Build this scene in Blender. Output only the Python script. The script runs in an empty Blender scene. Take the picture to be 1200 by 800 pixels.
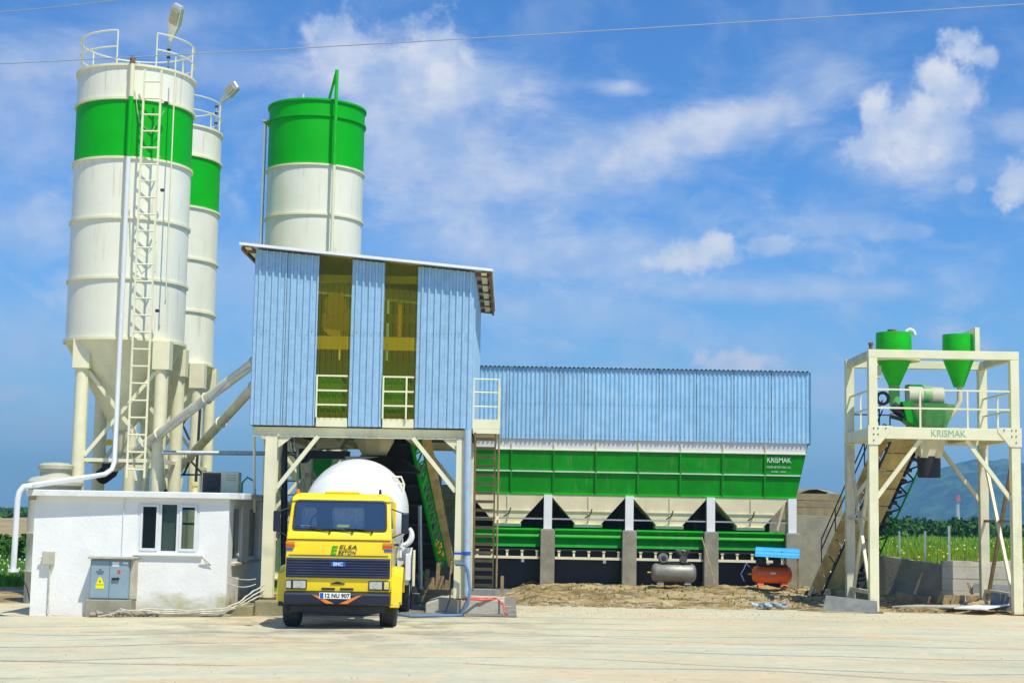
import bpy, math, random
import numpy as np
from mathutils import Vector, Matrix
PI = math.pi
rnd = random.Random(7)
S = bpy.context.scene
# ------------------------------------------------------------------ camera
F_PX, PITCH, ROLL, EYE = 1860.0, math.atan(205 / 1860), 0.018, 2.05
fw = Vector((0, math.cos(PITCH), math.sin(PITCH)))
up0 = Vector((0, -math.sin(PITCH), math.cos(PITCH)))
rt0 = Vector((1, 0, 0))
upv = up0 * math.cos(ROLL) - rt0 * math.sin(ROLL)
rtv = rt0 * math.cos(ROLL) + up0 * math.sin(ROLL)
cam = bpy.data.cameras.new('camera')
cam.lens = 36 * F_PX / 1200
cam.sensor_width = 36
cam.clip_end = 20000
co = bpy.data.objects.new('camera', cam)
S.collection.objects.link(co)
m4 = Matrix((rtv, upv, -fw)).transposed().to_4x4()
m4.translation = Vector((0, 0, EYE))
co.matrix_world = m4
S.camera = co


def ray(px, py):
    return fw + rtv * ((px - 600) / F_PX) + upv * ((400 - py) / F_PX)


def at(px, py, Y):
    """surveyed point of the place: photo position at known distance Y"""
    d = ray(px, py)
    t = Y / d.y
    return (d.x * t, Y, EYE + d.z * t)


# ------------------------------------------------------------------ light
SUN_EL, SUN_AZ = math.radians(60), math.radians(148)      # azimuth from +Y towards +X
S.view_settings.view_transform = 'Standard'
S.view_settings.look = 'None'
S.view_settings.exposure = 0.0
S.view_settings.gamma = 1.0
sd = bpy.data.lights.new('sun', 'SUN')
sd.energy = 4.8
sd.angle = math.radians(0.5)
sd.color = (1.0, 0.95, 0.83)
so = bpy.data.objects.new('sun', sd)
S.collection.objects.link(so)
sun_dir = Vector((math.sin(SUN_AZ) * math.cos(SUN_EL), math.cos(SUN_AZ) * math.cos(SUN_EL), math.sin(SUN_EL)))
so.rotation_euler = sun_dir.to_track_quat('Z', 'Y').to_euler()
so.location = (20, -20, 40)

# ------------------------------------------------------------------ node helpers
class NT:
    def __init__(s, tree):
        s.t = tree
        s.n = tree.nodes
        s.l = tree.links

    def node(s, kind, **kw):
        n = s.n.new(kind)
        for k, v in kw.items():
            setattr(n, k, v)
        return n

    def set(s, sock, v):
        if hasattr(v, 'is_output'):
            s.l.new(v, sock)
        else:
            sock.default_value = v

    def math(s, op, a, b=0.0, c=None, clamp=False):
        n = s.node('ShaderNodeMath', operation=op, use_clamp=clamp)
        s.set(n.inputs[0], a)
        s.set(n.inputs[1], b)
        if c is not None:
            s.set(n.inputs[2], c)
        return n.outputs[0]

    def smooth(s, v, lo, hi, a=0.0, b=1.0):
        n = s.node('ShaderNodeMapRange', interpolation_type='SMOOTHSTEP')
        s.set(n.inputs['Value'], v)
        n.inputs['From Min'].default_value = lo
        n.inputs['From Max'].default_value = hi
        n.inputs['To Min'].default_value = a
        n.inputs['To Max'].default_value = b
        return n.outputs[0]

    def noise(s, vec, scale, detail=4, rough=0.55, dist=0.0):
        n = s.node('ShaderNodeTexNoise')
        s.l.new(vec, n.inputs['Vector'])
        n.inputs['Scale'].default_value = scale
        n.inputs['Detail'].default_value = detail
        n.inputs['Roughness'].default_value = rough
        n.inputs['Distortion'].default_value = dist
        return n.outputs[0]

    def mapv(s, vec, scale=(1, 1, 1), loc=(0, 0, 0), rot=(0, 0, 0), kind='POINT'):
        n = s.node('ShaderNodeMapping', vector_type=kind)
        s.l.new(vec, n.inputs[0])
        n.inputs['Location'].default_value = loc
        n.inputs['Rotation'].default_value = rot
        n.inputs['Scale'].default_value = scale
        return n.outputs[0]

    def mix(s, f, a, b):
        n = s.node('ShaderNodeMix', data_type='RGBA')
        s.set(n.inputs[0], f)
        for sock, v in ((n.inputs[6], a), (n.inputs[7], b)):
            if isinstance(v, tuple) and len(v) == 3:
                v = v + (1,)
            s.set(sock, v)
        return n.outputs[2]


# ------------------------------------------------------------------ world: sky and clouds
W = bpy.data.worlds.new('World')
S.world = W
W.use_nodes = True
w = NT(W.node_tree)
bg = w.n['Background']
sky = w.node('ShaderNodeTexSky', sky_type='NISHITA')
sky.sun_disc = False
sky.sun_elevation = SUN_EL
sky.sun_rotation = SUN_AZ
sky.air_density = 1.0
sky.dust_density = 0.6
sky.ozone_density = 2.0
hue = w.node('ShaderNodeMix', data_type='RGBA', blend_type='MULTIPLY')
hue.inputs[0].default_value = 1.0
w.l.new(sky.outputs[0], hue.inputs[6])
hue.inputs[7].default_value = (0.50, 1.02, 1.66, 1)
geo = w.node('ShaderNodeTexCoord').outputs['Generated']
sep = w.node('ShaderNodeSeparateXYZ')
w.l.new(geo, sep.inputs[0])
az = w.math('ARCTAN2', sep.outputs[0], sep.outputs[1])
el = w.math('ARCSINE', sep.outputs[2])
cb = w.node('ShaderNodeCombineXYZ')
w.l.new(az, cb.inputs[0])
w.l.new(el, cb.inputs[1])
ae = cb.outputs[0]
n_big = w.noise(w.mapv(ae, (1, 1.5, 1)), 17, 9, 0.62, 0.5)
n_puff = w.noise(ae, 48, 9, 0.62, 0.1)
n_wisp = w.noise(w.mapv(ae, (1, 2.6, 1), rot=(0, 0, -0.2)), 13, 10, 0.70, 0.35)
# px, py, rx, ry, tilt(deg), sharpness, opacity
CL = [
    (1126, 58, 26, 26, 0, 1, .95), (1152, 66, 16, 14, 0, 1, .7), (1104, 86, 30, 28, 0, 1, .95), (1120, 108, 30, 34, 0, 1, .6), (1086, 122, 28, 24, 0, 1, .9),
    (1026, 122, 24, 24, 0, 1, .95), (1040, 148, 30, 34, 0, 1, .8), (1012, 176, 30, 20, 0, 1, .85), (1082, 150, 46, 40, 0, 1, .5), (1112, 150, 28, 40, 0, 1, .45),
    (1050, 188, 70, 34, 0, 0, .5), (1090, 160, 60, 60, 0, 0, .5),
    (404, 58, 50, 44, 0, 1, .72), (508, 62, 44, 46, -10, 1, .78), (455, 92, 120, 50, 5, 0, .62), (560, 96, 90, 34, 0, 0, .5),
    (500, 165, 130, 80, 0, 0, .5), (640, 205, 190, 60, 12, 0, .52), (790, 165, 150, 30, 14, 0, .55), (900, 130, 110, 24, 14, 0, .48),
    (960, 88, 60, 34, 0, 0, .36), (560, 290, 150, 50, 0, 0, .36), (700, 300, 150, 40, 0, 0, .4), (650, 365, 140, 30, 0, 0, .34),
    (816, 297, 60, 22, -8, 1, .8), (838, 282, 22, 18, 0, 1, .7), (905, 286, 34, 16, 0, 1, .5), (868, 424, 56, 16, 0, 1, .9),
    (1192, 210, 34, 30, 20, 1, .85), (1132, 217, 14, 13, 0, 1, .45), (985, 262, 60, 20, 0, 0, .4), (1062, 272, 46, 13, 0, 1, .3),
    (930, 340, 170, 16, 0, 0, .4), (726, 103, 34, 10, 0, 0, .6), (20, 130, 90, 90, 0, 0, .36), (30, 265, 70, 40, 0, 0, .42),
    (60, 70, 70, 30, 0, 0, .3), (190, 30, 90, 30, 10, 0, .3), (270, 80, 60, 30, 0, 0, .35), (40, 400, 90, 50, 0, 0, .35),
    (12, 462, 28, 14, 0, 1, .5), (40, 505, 90, 40, 0, 0, .4), (300, 330, 120, 60, 0, 0, .3), (430, 370, 60, 30, 0, 0, .3),
    (970, 470, 60, 20, 0, 0, .35), (1190, 150, 30, 20, 0, 0, .35), (880, 400, 90, 20, 0, 0, .2), (1120, 470, 120, 40, 0, 0, .3),
]
tot = None
for (px, py, rx, ry, tilt, hard, op) in CL:
    d = ray(px, py).normalized()
    a0, e0 = math.atan2(d.x, d.y), math.asin(d.z)
    q = w.mapv(ae, (rx / F_PX * 1.25, ry / F_PX * 1.25, 1), (a0, e0, 0), (0, 0, -math.radians(tilt) if tilt < 0 else math.radians(tilt)), 'TEXTURE')
    ln = w.node('ShaderNodeVectorMath', operation='LENGTH')
    w.l.new(q, ln.inputs[0])
    base = w.math('SUBTRACT', 1.0, ln.outputs['Value'])
    if hard:
        v = w.math('MULTIPLY_ADD', n_puff, 1.9, base)
        v = w.smooth(v, .98, 1.62, 0, op)
    else:
        v = w.math('MULTIPLY_ADD', n_wisp, 1.5, base)
        v = w.smooth(v, 0.50, 1.75, 0, op * 1.15)
    if tot is None:
        tot = v
    else:                       # screen: 1-(1-a)(1-b)
        tot = w.math('SUBTRACT', 1.0, w.math('MULTIPLY', w.math('SUBTRACT', 1.0, tot), w.math('SUBTRACT', 1.0, v)))
# thin cloud over the rest of the sky
thin = w.math('MULTIPLY', w.smooth(n_big, 0.40, 0.74, 0, 0.50), w.smooth(el, .36, .10, .25, 1))
tot = w.math('MAXIMUM', tot, thin)
tot = w.math('MINIMUM', tot, 0.93)
shade = w.noise(ae, 30, 5, 0.5)
ccol = w.mix(w.smooth(shade, 0.35, 0.65), (5.6, 6.8, 9.3), (9.0, 9.2, 9.9))
ccol = w.mix(w.smooth(el, 0.02, 0.18), (6.2, 6.7, 9.2), ccol)
skyc = w.mix(w.smooth(el, .20, .0, 0, .62), hue.outputs[2], (4.2, 6.8, 9.2))
skyc = w.mix(tot, skyc, ccol)
w.l.new(skyc, bg.inputs[0])
bg.inputs[1].default_value = 0.092

# ------------------------------------------------------------------ materials
MATS = {}


def mat(name, col, rough=0.6, metal=0.0, var=0.12, scale=3.0, dirt=None, damt=0.35, dscale=1.6, streak=False,
        bump=0.0, bscale=30.0, coat=0.0, dlo=0.5, dhi=0.72, spec=0.5, rndv=0.0, runs=None, wave=0.0):
    if name in MATS:
        return MATS[name]
    m = bpy.data.materials.new(name)
    m.use_nodes = True
    t = NT(m.node_tree)
    b = t.n['Principled BSDF']
    pos = t.node('ShaderNodeNewGeometry').outputs['Position']
    n1 = t.noise(pos, scale, 6, 0.6)
    lo = tuple(c * (1 - var) for c in col)
    hi = tuple(min(1, c * (1 + var)) for c in col)
    c = t.mix(t.smooth(n1, 0.3, 0.7), lo, hi)
    if dirt:
        v = t.mapv(pos, (1, 1, 0.12)) if streak else pos
        n2 = t.noise(v, dscale, 8, 0.68, 0.3)
        c = t.mix(t.smooth(n2, dlo, dhi, 0, damt), c, dirt)
    if runs:
        n4 = t.noise(t.mapv(pos, (1, 1, .05)), 7, 6, .7)
        n5 = t.noise(pos, .9, 4, .6)
        c = t.mix(t.math('MULTIPLY', t.smooth(n4, .52, .72, 0, .7), t.smooth(n5, .42, .6)), c, runs)
    if rndv:
        oi = t.node('ShaderNodeObjectInfo')
        hv = t.node('ShaderNodeHueSaturation')
        t.l.new(c, hv.inputs['Color'])
        t.l.new(t.math('MULTIPLY_ADD', oi.outputs['Random'], 2 * rndv, 1 - rndv), hv.inputs['Value'])
        c = hv.outputs[0]
    t.l.new(c, b.inputs['Base Color'])
    if wave:
        nw = t.noise(t.mapv(pos, (1, 1, .8)), 1.1, 2, .4)
        bw = t.node('ShaderNodeBump')
        bw.inputs['Strength'].default_value = wave
        bw.inputs['Distance'].default_value = .05
        t.l.new(nw, bw.inputs['Height'])
        t.l.new(bw.outputs[0], b.inputs['Normal'])
    b.inputs['Roughness'].default_value = rough
    b.inputs['Metallic'].default_value = metal
    b.inputs['Specular IOR Level'].default_value = spec
    if coat:
        b.inputs['Coat Weight'].default_value = coat
        b.inputs['Coat Roughness'].default_value = 0.08
    if bump:
        n3 = t.noise(pos, bscale, 5, 0.6)
        bp = t.node('ShaderNodeBump')
        bp.inputs['Strength'].default_value = bump
        bp.inputs['Distance'].default_value = 0.02
        t.l.new(n3, bp.inputs['Height'])
        t.l.new(bp.outputs[0], b.inputs['Normal'])
    MATS[name] = m
    return m


def sheet_glass(name, col, rough=0.1, alpha=0.6, tint=(.8, .8, .8)):
    """glass-like sheet: tinted see-through plus a glossy and a diffuse share"""
    m = bpy.data.materials.new(name)
    m.use_nodes = True
    t = NT(m.node_tree)
    out = t.n['Material Output']
    b = t.n['Principled BSDF']
    b.inputs['Base Color'].default_value = col + (1,)
    b.inputs['Roughness'].default_value = rough
    tr = t.node('ShaderNodeBsdfTransparent')
    tr.inputs[0].default_value = tint + (1,)
    mx = t.node('ShaderNodeMixShader')
    mx.inputs[0].default_value = alpha
    t.l.new(tr.outputs[0], mx.inputs[1])
    t.l.new(b.outputs[0], mx.inputs[2])
    t.l.new(mx.outputs[0], out.inputs[0])
    MATS[name] = m
    return m


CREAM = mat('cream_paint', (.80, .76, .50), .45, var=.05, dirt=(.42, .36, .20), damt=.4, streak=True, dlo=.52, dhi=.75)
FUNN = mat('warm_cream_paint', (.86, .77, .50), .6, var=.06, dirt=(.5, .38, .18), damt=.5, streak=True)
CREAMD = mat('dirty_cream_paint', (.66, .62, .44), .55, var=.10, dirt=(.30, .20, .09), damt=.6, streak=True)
SILOW = mat('silo_white_paint', (.84, .82, .64), .38, var=.03, scale=1.2, dirt=(.62, .58, .38), damt=.35, streak=True, coat=.15, runs=(.50, .42, .24), wave=.35, rndv=.025)
SILOG = mat('silo_green_paint', (.0, .42, .004), .5, var=.05, scale=1.5, dirt=(.0, .34, .01), damt=.5, streak=True, spec=.25, wave=.3)
GREEN = mat('green_paint', (.0, .30, .008), .5, var=.10, dirt=(.02, .20, .01), damt=.4, streak=True, spec=.3, runs=(.16, .26, .10), rndv=.08, wave=.5)
GREENL = mat('light_green_paint', (.01, .48, .01), .45, var=.1, spec=.3)
FADEG = mat('faded_green_paint', (.10, .42, .10), .55, var=.12, scale=5, dirt=(.38, .36, .24), damt=.85, dlo=.45, dhi=.62)
BLUESH = mat('pale_blue_sheet_metal', (.36, .56, .72), .45, .2, var=.06, scale=9, dirt=(.28, .44, .60), damt=.5, dscale=5, dlo=.45, dhi=.65, rndv=.05, runs=(.24, .36, .46), wave=.4)  # blue base colour carries the sky reflected in galvanised sheet
BLUES2 = mat('blue_sheet_metal', (.34, .60, .80), .45, .2, var=.06, scale=5, dirt=(.46, .66, .84), damt=.5, dscale=2.5, dlo=.45, dhi=.65, rndv=.05, runs=(.26, .42, .56), wave=.5)  # sky reflection painted into the blue here as well
ROOFM = mat('roof_sheet_metal', (.62, .66, .68), .4, .4, var=.06)
CONC = mat('concrete', (.30, .285, .21), .85, var=.16, scale=2.5, dirt=(.20, .18, .12), damt=.6, dscale=2.2, bump=.5, bscale=25)
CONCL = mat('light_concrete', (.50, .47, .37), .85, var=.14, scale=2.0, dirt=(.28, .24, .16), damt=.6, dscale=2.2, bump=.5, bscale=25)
CONCD = mat('weathered_shaded_concrete', (.27, .255, .20), .9, var=.2, scale=1.6, dirt=(.30, .20, .08), damt=.6, dscale=1.2, bump=.6, bscale=18, streak=True)
MOSS = mat('mossy_concrete', (.30, .27, .15), .9, var=.2, dirt=(.16, .15, .06), damt=.7, dscale=3, bump=.6)
EARTHW = mat('earth_stained_concrete', (.34, .27, .14), .95, var=.2, dirt=(.22, .16, .08), damt=.6, bump=.6)
RUST = mat('rusty_steel', (.20, .11, .045), .8, var=.3, scale=8, dirt=(.10, .05, .03), damt=.7)
BROWN = mat('brown_painted_steel', (.27, .20, .10), .7, var=.2, dirt=(.13, .08, .04), damt=.6)
BLACK = mat('black_rubber', (.018, .019, .022), .6, var=.2)
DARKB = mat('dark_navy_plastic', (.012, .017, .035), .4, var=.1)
DARKST = mat('dark_steel', (.04, .045, .05), .6, .3, var=.25)
GALV = mat('galvanised_steel', (.48, .50, .48), .45, .6, var=.1, scale=8)
PIPEB = mat('pale_blue_pipe', (.36, .48, .60), .45, var=.1, dirt=(.5, .5, .42), damt=.4)
WHITE = mat('white_paint', (.82, .82, .80), .35, var=.03, coat=.2, dirt=(.70, .68, .58), damt=.3)
PVC = mat('white_pvc', (.74, .76, .74), .35, var=.03)
YEL = mat('yellow_truck_paint', (.92, .66, .0), .32, var=.03, scale=1.5, coat=.4, dirt=(.66, .48, .06), damt=.45, dscale=2.6, runs=(.55, .42, .12), rndv=.02)
YELD = mat('yellow_valve_paint', (.70, .45, .01), .5, var=.1)
ORANGE = mat('orange_marking', (.85, .22, .01), .5, var=.05)
RED = mat('red_marking', (.65, .07, .01), .5, var=.05)
BLUEM = mat('blue_marking', (.01, .10, .45), .4, var=.05)
REDT = mat('orange_red_tank_paint', (.88, .13, .008), .35, var=.08, scale=6, dirt=(.45, .10, .02), damt=.4, dscale=4, coat=.3)
GREYT = mat('grey_tank_metal', (.26, .26, .23), .5, .4, var=.15, scale=5, dirt=(.34, .28, .16), damt=.7, dscale=4)
CYAN = mat('cyan_sheet', (.02, .33, .66), .45, var=.06)
GREYC = mat('grey_cabinet_paint', (.26, .36, .42), .45, var=.04)
BEIGE = mat('beige_plastic', (.50, .49, .36), .6, var=.08, dirt=(.36, .34, .22), damt=.4)
WOOD = mat('weathered_wood', (.36, .26, .12), .85, var=.25, scale=6, dirt=(.22, .15, .07), damt=.6, dscale=5)
WOODG = mat('grey_plywood', (.24, .25, .24), .85, var=.2, scale=4, dirt=(.36, .31, .2), damt=.4)
GLOW = mat('lamp_housing', (.62, .66, .62), .3, .5, var=.05)
LENS = mat('lamp_lens', (.45, .40, .26), .15, var=.15, scale=20)
CHROME = mat('headlamp_glass', (.62, .64, .60), .08, .6, var=.1, scale=30)
AMBER = mat('amber_lens', (.75, .35, .02), .2, var=.05)
TYRE = mat('tyre_rubber', (.045, .043, .038), .85, var=.25, scale=9, dirt=(.16, .14, .10), damt=.5, dscale=6)
SIGNY = mat('yellow_sign', (.85, .80, .0), .5, var=.02)
PAPER = mat('white_label', (.82, .83, .83), .5, var=.02)
INK = mat('black_ink', (.02, .02, .02), .6, var=.02)
LETW = mat('pale_lettering', (.55, .72, .55), .5, var=.05)
LETG = mat('faded_green_lettering', (.22, .45, .28), .6, var=.2, scale=20)
LETB = mat('pale_blue_lettering', (.45, .65, .85), .4, var=.02)
GRILLE = mat('navy_grille_plastic', (.035, .045, .10), .4, var=.1, dirt=(.09, .10, .13), damt=.4)
HOSEB = mat('blue_hose', (.10, .20, .34), .5, var=.15)
HOSER = mat('red_hose', (.75, .12, .08), .5, var=.1)
CABLE = mat('pale_cable', (.55, .53, .42), .6, var=.2, scale=8)
WIRE = mat('overhead_wire', (.30, .36, .42), .6, var=.05)
SEAT = mat('pale_seat_fabric', (.85, .90, .88), .9, var=.35, scale=28)
GLASSD = mat('dark_window_glass', (.015, .03, .035), .06, var=.1, spec=.8)
WSH = sheet_glass('windscreen_glass', (.08, .16, .32), .05, .24, (.88, .94, 1.0))  # pale blue diffuse share paints the reflection into the glass
FRP = sheet_glass('yellowed_translucent_sheet', (.22, .22, .02), .2, .26, (.92, .86, .34))
PANEG = sheet_glass('office_window_glass', (.03, .05, .06), .04, .15, (.82, .88, .86))
CLOTH = mat('grey_blue_cloth', (.36, .42, .48), .9, var=.4, scale=9)


def stucco():
    m = mat('white_stucco', (.84, .84, .80), .9, var=.04, scale=2, bump=.35, bscale=14)
    t = NT(m.node_tree)
    b = t.n['Principled BSDF']
    src = b.inputs['Base Color'].links[0].from_socket
    pos = t.node('ShaderNodeNewGeometry').outputs['Position']
    sp = t.node('ShaderNodeSeparateXYZ')
    t.l.new(pos, sp.inputs[0])
    n = t.noise(t.mapv(pos, (1, 1, 1.6)), 2.2, 7, .65)
    hgt = t.math('SUBTRACT', t.math('MULTIPLY_ADD', n, 1.25, .02), sp.outputs[2])
    xr = t.smooth(sp.outputs[0], -8.6, -6.4, .12, 1)
    f = t.math('MULTIPLY', t.smooth(hgt, .15, .75, 0, .95), xr)
    c = t.mix(f, src, (.46, .42, .20, 1))
    t.l.new(c, b.inputs['Base Color'])
    return m


STUC = stucco()


# ------------------------------------------------------------------ object helpers
def _link(o):
    S.collection.objects.link(o)
    return o


WLOC = {}


def thing(name, label, cat, loc, group=None):
    o = _link(bpy.data.objects.new(name, None))
    o.empty_display_size = .2
    o.location = loc
    o['label'] = label
    o['category'] = cat
    if group:
        o['group'] = group
    WLOC[o.name] = Vector(loc)
    return o


def tag(o, label, cat, group=None):
    o['label'] = label
    o['category'] = cat
    if group:
        o['group'] = group
    return o


def V(*a):
    return Vector(a[0]) if len(a) == 1 else Vector(a)


class MB:
    def __init__(s):
        s.v = []
        s.f = []

    def add(s, vs, fs):
        k = len(s.v)
        s.v += [tuple(p) for p in vs]
        s.f += [tuple(i + k for i in f) for f in fs]
        return s

    def box(s, c, d, rz=0, rx=0, ry=0):
        m = Matrix.Rotation(rz, 3, 'Z') @ Matrix.Rotation(ry, 3, 'Y') @ Matrix.Rotation(rx, 3, 'X')
        h = Vector(d) / 2
        vs = [Vector(c) + m @ Vector((sx * h.x, sy * h.y, sz * h.z)) for sz in (-1, 1) for sy in (-1, 1) for sx in (-1, 1)]
        return s.add(vs, [(0, 2, 3, 1), (4, 5, 7, 6), (0, 1, 5, 4), (2, 6, 7, 3), (0, 4, 6, 2), (1, 3, 7, 5)])

    def ab(s, a, b):
        return s.box([(a[i] + b[i]) / 2 for i in range(3)], [abs(b[i] - a[i]) for i in range(3)])

    def beam(s, a, b, w_, h_=None, up=(0, 0, 1)):
        a, b = V(a), V(b)
        h_ = h_ or w_
        d = (b - a).normalized()
        u = Vector(up)
        if abs(d.dot(u)) > .98:
            u = Vector((0, 1, 0))
        r = d.cross(u).normalized()
        u = r.cross(d)
        vs = []
        for p in (a, b):
            for i, j in ((-1, -1), (1, -1), (1, 1), (-1, 1)):
                vs.append(p + r * (w_ / 2 * i) + u * (h_ / 2 * j))
        return s.add(vs, [(3, 2, 1, 0), (4, 5, 6, 7), (0, 1, 5, 4), (1, 2, 6, 5), (2, 3, 7, 6), (3, 0, 4, 7)])

    def ibeam(s, a, b, w_, h_, up=(0, 0, 1), t=.012):
        a, b = V(a), V(b)
        d = (b - a).normalized()
        u = Vector(up)
        if abs(d.dot(u)) > .98:
            u = Vector((0, 1, 0))
        r = d.cross(u).normalized()
        u = r.cross(d)
        o = u * (h_ / 2 - t / 2)
        s.beam(a + o, b + o, w_, t, up)
        s.beam(a - o, b - o, w_, t, up)
        return s.beam(a, b, t, h_ - 2 * t - .002, up)

    def cyl(s, a, b, r1, r2=None, n=16, caps=True):
        a, b = V(a), V(b)
        r2 = r1 if r2 is None else r2
        d = (b - a).normalized()
        u = Vector((0, 0, 1)) if abs(d.z) < .95 else Vector((0, 1, 0))
        x = d.cross(u).normalized()
        y = x.cross(d)
        vs = []
        for p, r in ((a, r1), (b, r2)):
            for i in range(n):
                t = 2 * PI * i / n
                vs.append(p + x * (r * math.cos(t)) + y * (r * math.sin(t)))
        fs = [(i, (i + 1) % n, n + (i + 1) % n, n + i) for i in range(n)]
        if caps:
            fs += [tuple(range(n - 1, -1, -1)), tuple(range(n, 2 * n))]
        return s.add(vs, fs)

    def tube(s, pts, r, n=8, closed=False, caps=True):
        P = [V(p) for p in pts]
        N = len(P)
        prev = None
        vs = []
        for i, p in enumerate(P):
            if closed:
                d = P[(i + 1) % N] - P[i - 1]
            else:
                d = P[min(i + 1, N - 1)] - P[max(i - 1, 0)]
            d.normalize()
            if prev is None:
                u = Vector((0, 0, 1)) if abs(d.z) < .9 else Vector((1, 0, 0))
                x = d.cross(u).normalized()
            else:
                x = (prev - d * prev.dot(d)).normalized()
            prev = x
            y = d.cross(x)
            rr = r(i / (N - 1)) if callable(r) else r
            for k in range(n):
                t = 2 * PI * k / n
                vs.append(p + x * (rr * math.cos(t)) + y * (rr * math.sin(t)))
        fs = []
        for i in range(N if closed else N - 1):
            j = (i + 1) % N
            for k in range(n):
                fs.append((i * n + k, i * n + (k + 1) % n, j * n + (k + 1) % n, j * n + k))
        if not closed and caps:
            fs += [tuple(range(n - 1, -1, -1)), tuple((N - 1) * n + k for k in range(n))]
        return s.add(vs, fs)

    def lathe(s, c, prof, n=32, a0=0, a1=2 * PI, axis='Z'):
        full = abs(a1 - a0 - 2 * PI) < 1e-6
        m = n if full else n + 1
        vs = []
        for (r, z) in prof:
            for i in range(m):
                t = a0 + (a1 - a0) * i / n
                if axis == 'Z':
                    q = (r * math.cos(t), r * math.sin(t), z)
                elif axis == 'X':
                    q = (z, r * math.cos(t), r * math.sin(t))
                else:
                    q = (r * math.cos(t), z, r * math.sin(t))
                vs.append((c[0] + q[0], c[1] + q[1], c[2] + q[2]))
        fs = []
        for j in range(len(prof) - 1):
            for i in range(n):
                i2 = (i + 1) % m
                fs.append((j * m + i, j * m + i2, (j + 1) * m + i2, (j + 1) * m + i))
        return s.add(vs, fs)

    def prism(s, poly, vec):
        """poly: 3-D outline, extruded along vec"""
        n = len(poly)
        vv = Vector(vec)
        vs = [V(p) for p in poly] + [V(p) + vv for p in poly]
        fs = [tuple(range(n)), tuple(range(2 * n - 1, n - 1, -1))]
        fs += [(i, n + i, n + (i + 1) % n, (i + 1) % n) for i in range(n)]
        return s.add(vs, fs)

    def corr(s, o, u, wid, v, h0, h1=None, dep=.03, period=.16, nrm=(0, -1, 0), phase=0.0, wave=False, low=None):
        """ribbed sheet from corner o along unit u; height h0 at the start, h1 at the end"""
        o, u, v, nrm = V(o), V(u), V(v), V(nrm)
        h1 = h0 if h1 is None else h1
        xs = [0.0, wid]
        if wave:
            k = int(wid / period * 8)
            xs += [wid * i / k for i in range(k + 1)]
        else:
            t = -phase
            while t < wid:
                for a in (.0, .52, .64, .86, .98):
                    if 0 < t + a * period < wid:
                        xs.append(t + a * period)
                t += period
        xs = sorted(set(round(x, 5) for x in xs))

        def prof(x):
            if wave:
                return dep * (.5 + .5 * math.cos(2 * PI * (x + phase) / period))
            a = ((x + phase) / period) % 1.0
            if a <= .52:
                return 0
            if a < .64:
                return dep * (a - .52) / .12
            if a <= .86:
                return dep
            if a < .98:
                return dep * (.98 - a) / .12
            return 0
        vs = []
        for x in xs:
            p = o + u * x + nrm * prof(x)
            vs.append(p)
            vs.append(p + v * (h0 + (h1 - h0) * x / wid))
        return s.add(vs, [(2 * i, 2 * i + 2, 2 * i + 3, 2 * i + 1) for i in range(len(xs) - 1)])

    def mesh(s, name):
        me = bpy.data.meshes.new(name)
        me.from_pydata(s.v, [], s.f)
        me.validate()
        return me

    def build(s, name, m, parent=None, smooth=False, bevel=0, solid=0, label=None, cat=None, group=None, kind=None, base=None):
        vs = np.array(s.v)
        c = (vs.min(0) + vs.max(0)) / 2
        if parent is None:
            c[2] = vs[:, 2].min()
        if base is not None:
            c = np.array(base)
        me = bpy.data.meshes.new(name)
        me.from_pydata([tuple(p) for p in vs - c], [], s.f)
        me.update()
        import bmesh
        bm = bmesh.new()
        bm.from_mesh(me)
        bmesh.ops.recalc_face_normals(bm, faces=bm.faces)
        bm.to_mesh(me)
        bm.free()
        me.materials.append(m)
        if smooth:
            me.polygons.foreach_set('use_smooth', [True] * len(me.polygons))
            me.set_sharp_from_angle(angle=math.radians(38))
        o = _link(bpy.data.objects.new(name, me))
        if parent is not None:
            o.parent = parent
            o.location = Vector(c) - WLOC[parent.name]
        else:
            o.location = c
        WLOC[o.name] = Vector(c)
        if bevel:
            b = o.modifiers.new('bevel', 'BEVEL')
            b.width = bevel
            b.segments = 2
            b.limit_method = 'ANGLE'
        if solid:
            b = o.modifiers.new('solid', 'SOLIDIFY')
            b.thickness = solid
            b.offset = 0
        if label:
            o['label'] = label
        if cat:
            o['category'] = cat
        if group:
            o['group'] = group
        if kind:
            o['kind'] = kind
        return o


def piece(src, name, off, parent):
    """copy of a part sharing its mesh, moved by off"""
    c = src.copy()
    c.name = name
    _link(c)
    c.parent = parent
    c.location = src.location + Vector(off)
    WLOC[c.name] = WLOC[src.name] + Vector(off)
    return c


def copy_tree(o, parent=None):
    c = o.copy()
    _link(c)
    c.parent = parent
    WLOC[c.name] = WLOC[o.name].copy()
    for ch in list(o.children):
        copy_tree(ch, c)
    return c


def text(body, name, m, parent, loc, size, rx=PI / 2, rz=0, shear=0.0, bold=.0, ext=.004, width=None, align='CENTER'):
    cu = bpy.data.curves.new(name, 'FONT')
    cu.body = body
    cu.size = size
    cu.shear = shear
    cu.offset = bold
    cu.extrude = ext
    cu.align_x = align
    cu.align_y = 'CENTER'
    cu.resolution_u = 3
    tmp = _link(bpy.data.objects.new('tmp', cu))
    dg = bpy.context.evaluated_depsgraph_get()
    me = bpy.data.meshes.new_from_object(tmp.evaluated_get(dg))
    me.name = name
    bpy.data.objects.remove(tmp)
    me.materials.clear()
    me.materials.append(m)
    o = _link(bpy.data.objects.new(name, me))
    if width:
        xs = [v.co.x for v in me.vertices]
        k = width / (max(xs) - min(xs))
        for v in me.vertices:
            v.co.x *= k
    o.parent = parent
    o.location = Vector(loc) - WLOC[parent.name]
    o.rotation_euler = (rx, 0, rz)
    WLOC[o.name] = Vector(loc)
    return o

# ================================================================== THE SETTING
NG = np.random.default_rng(3)


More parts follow.
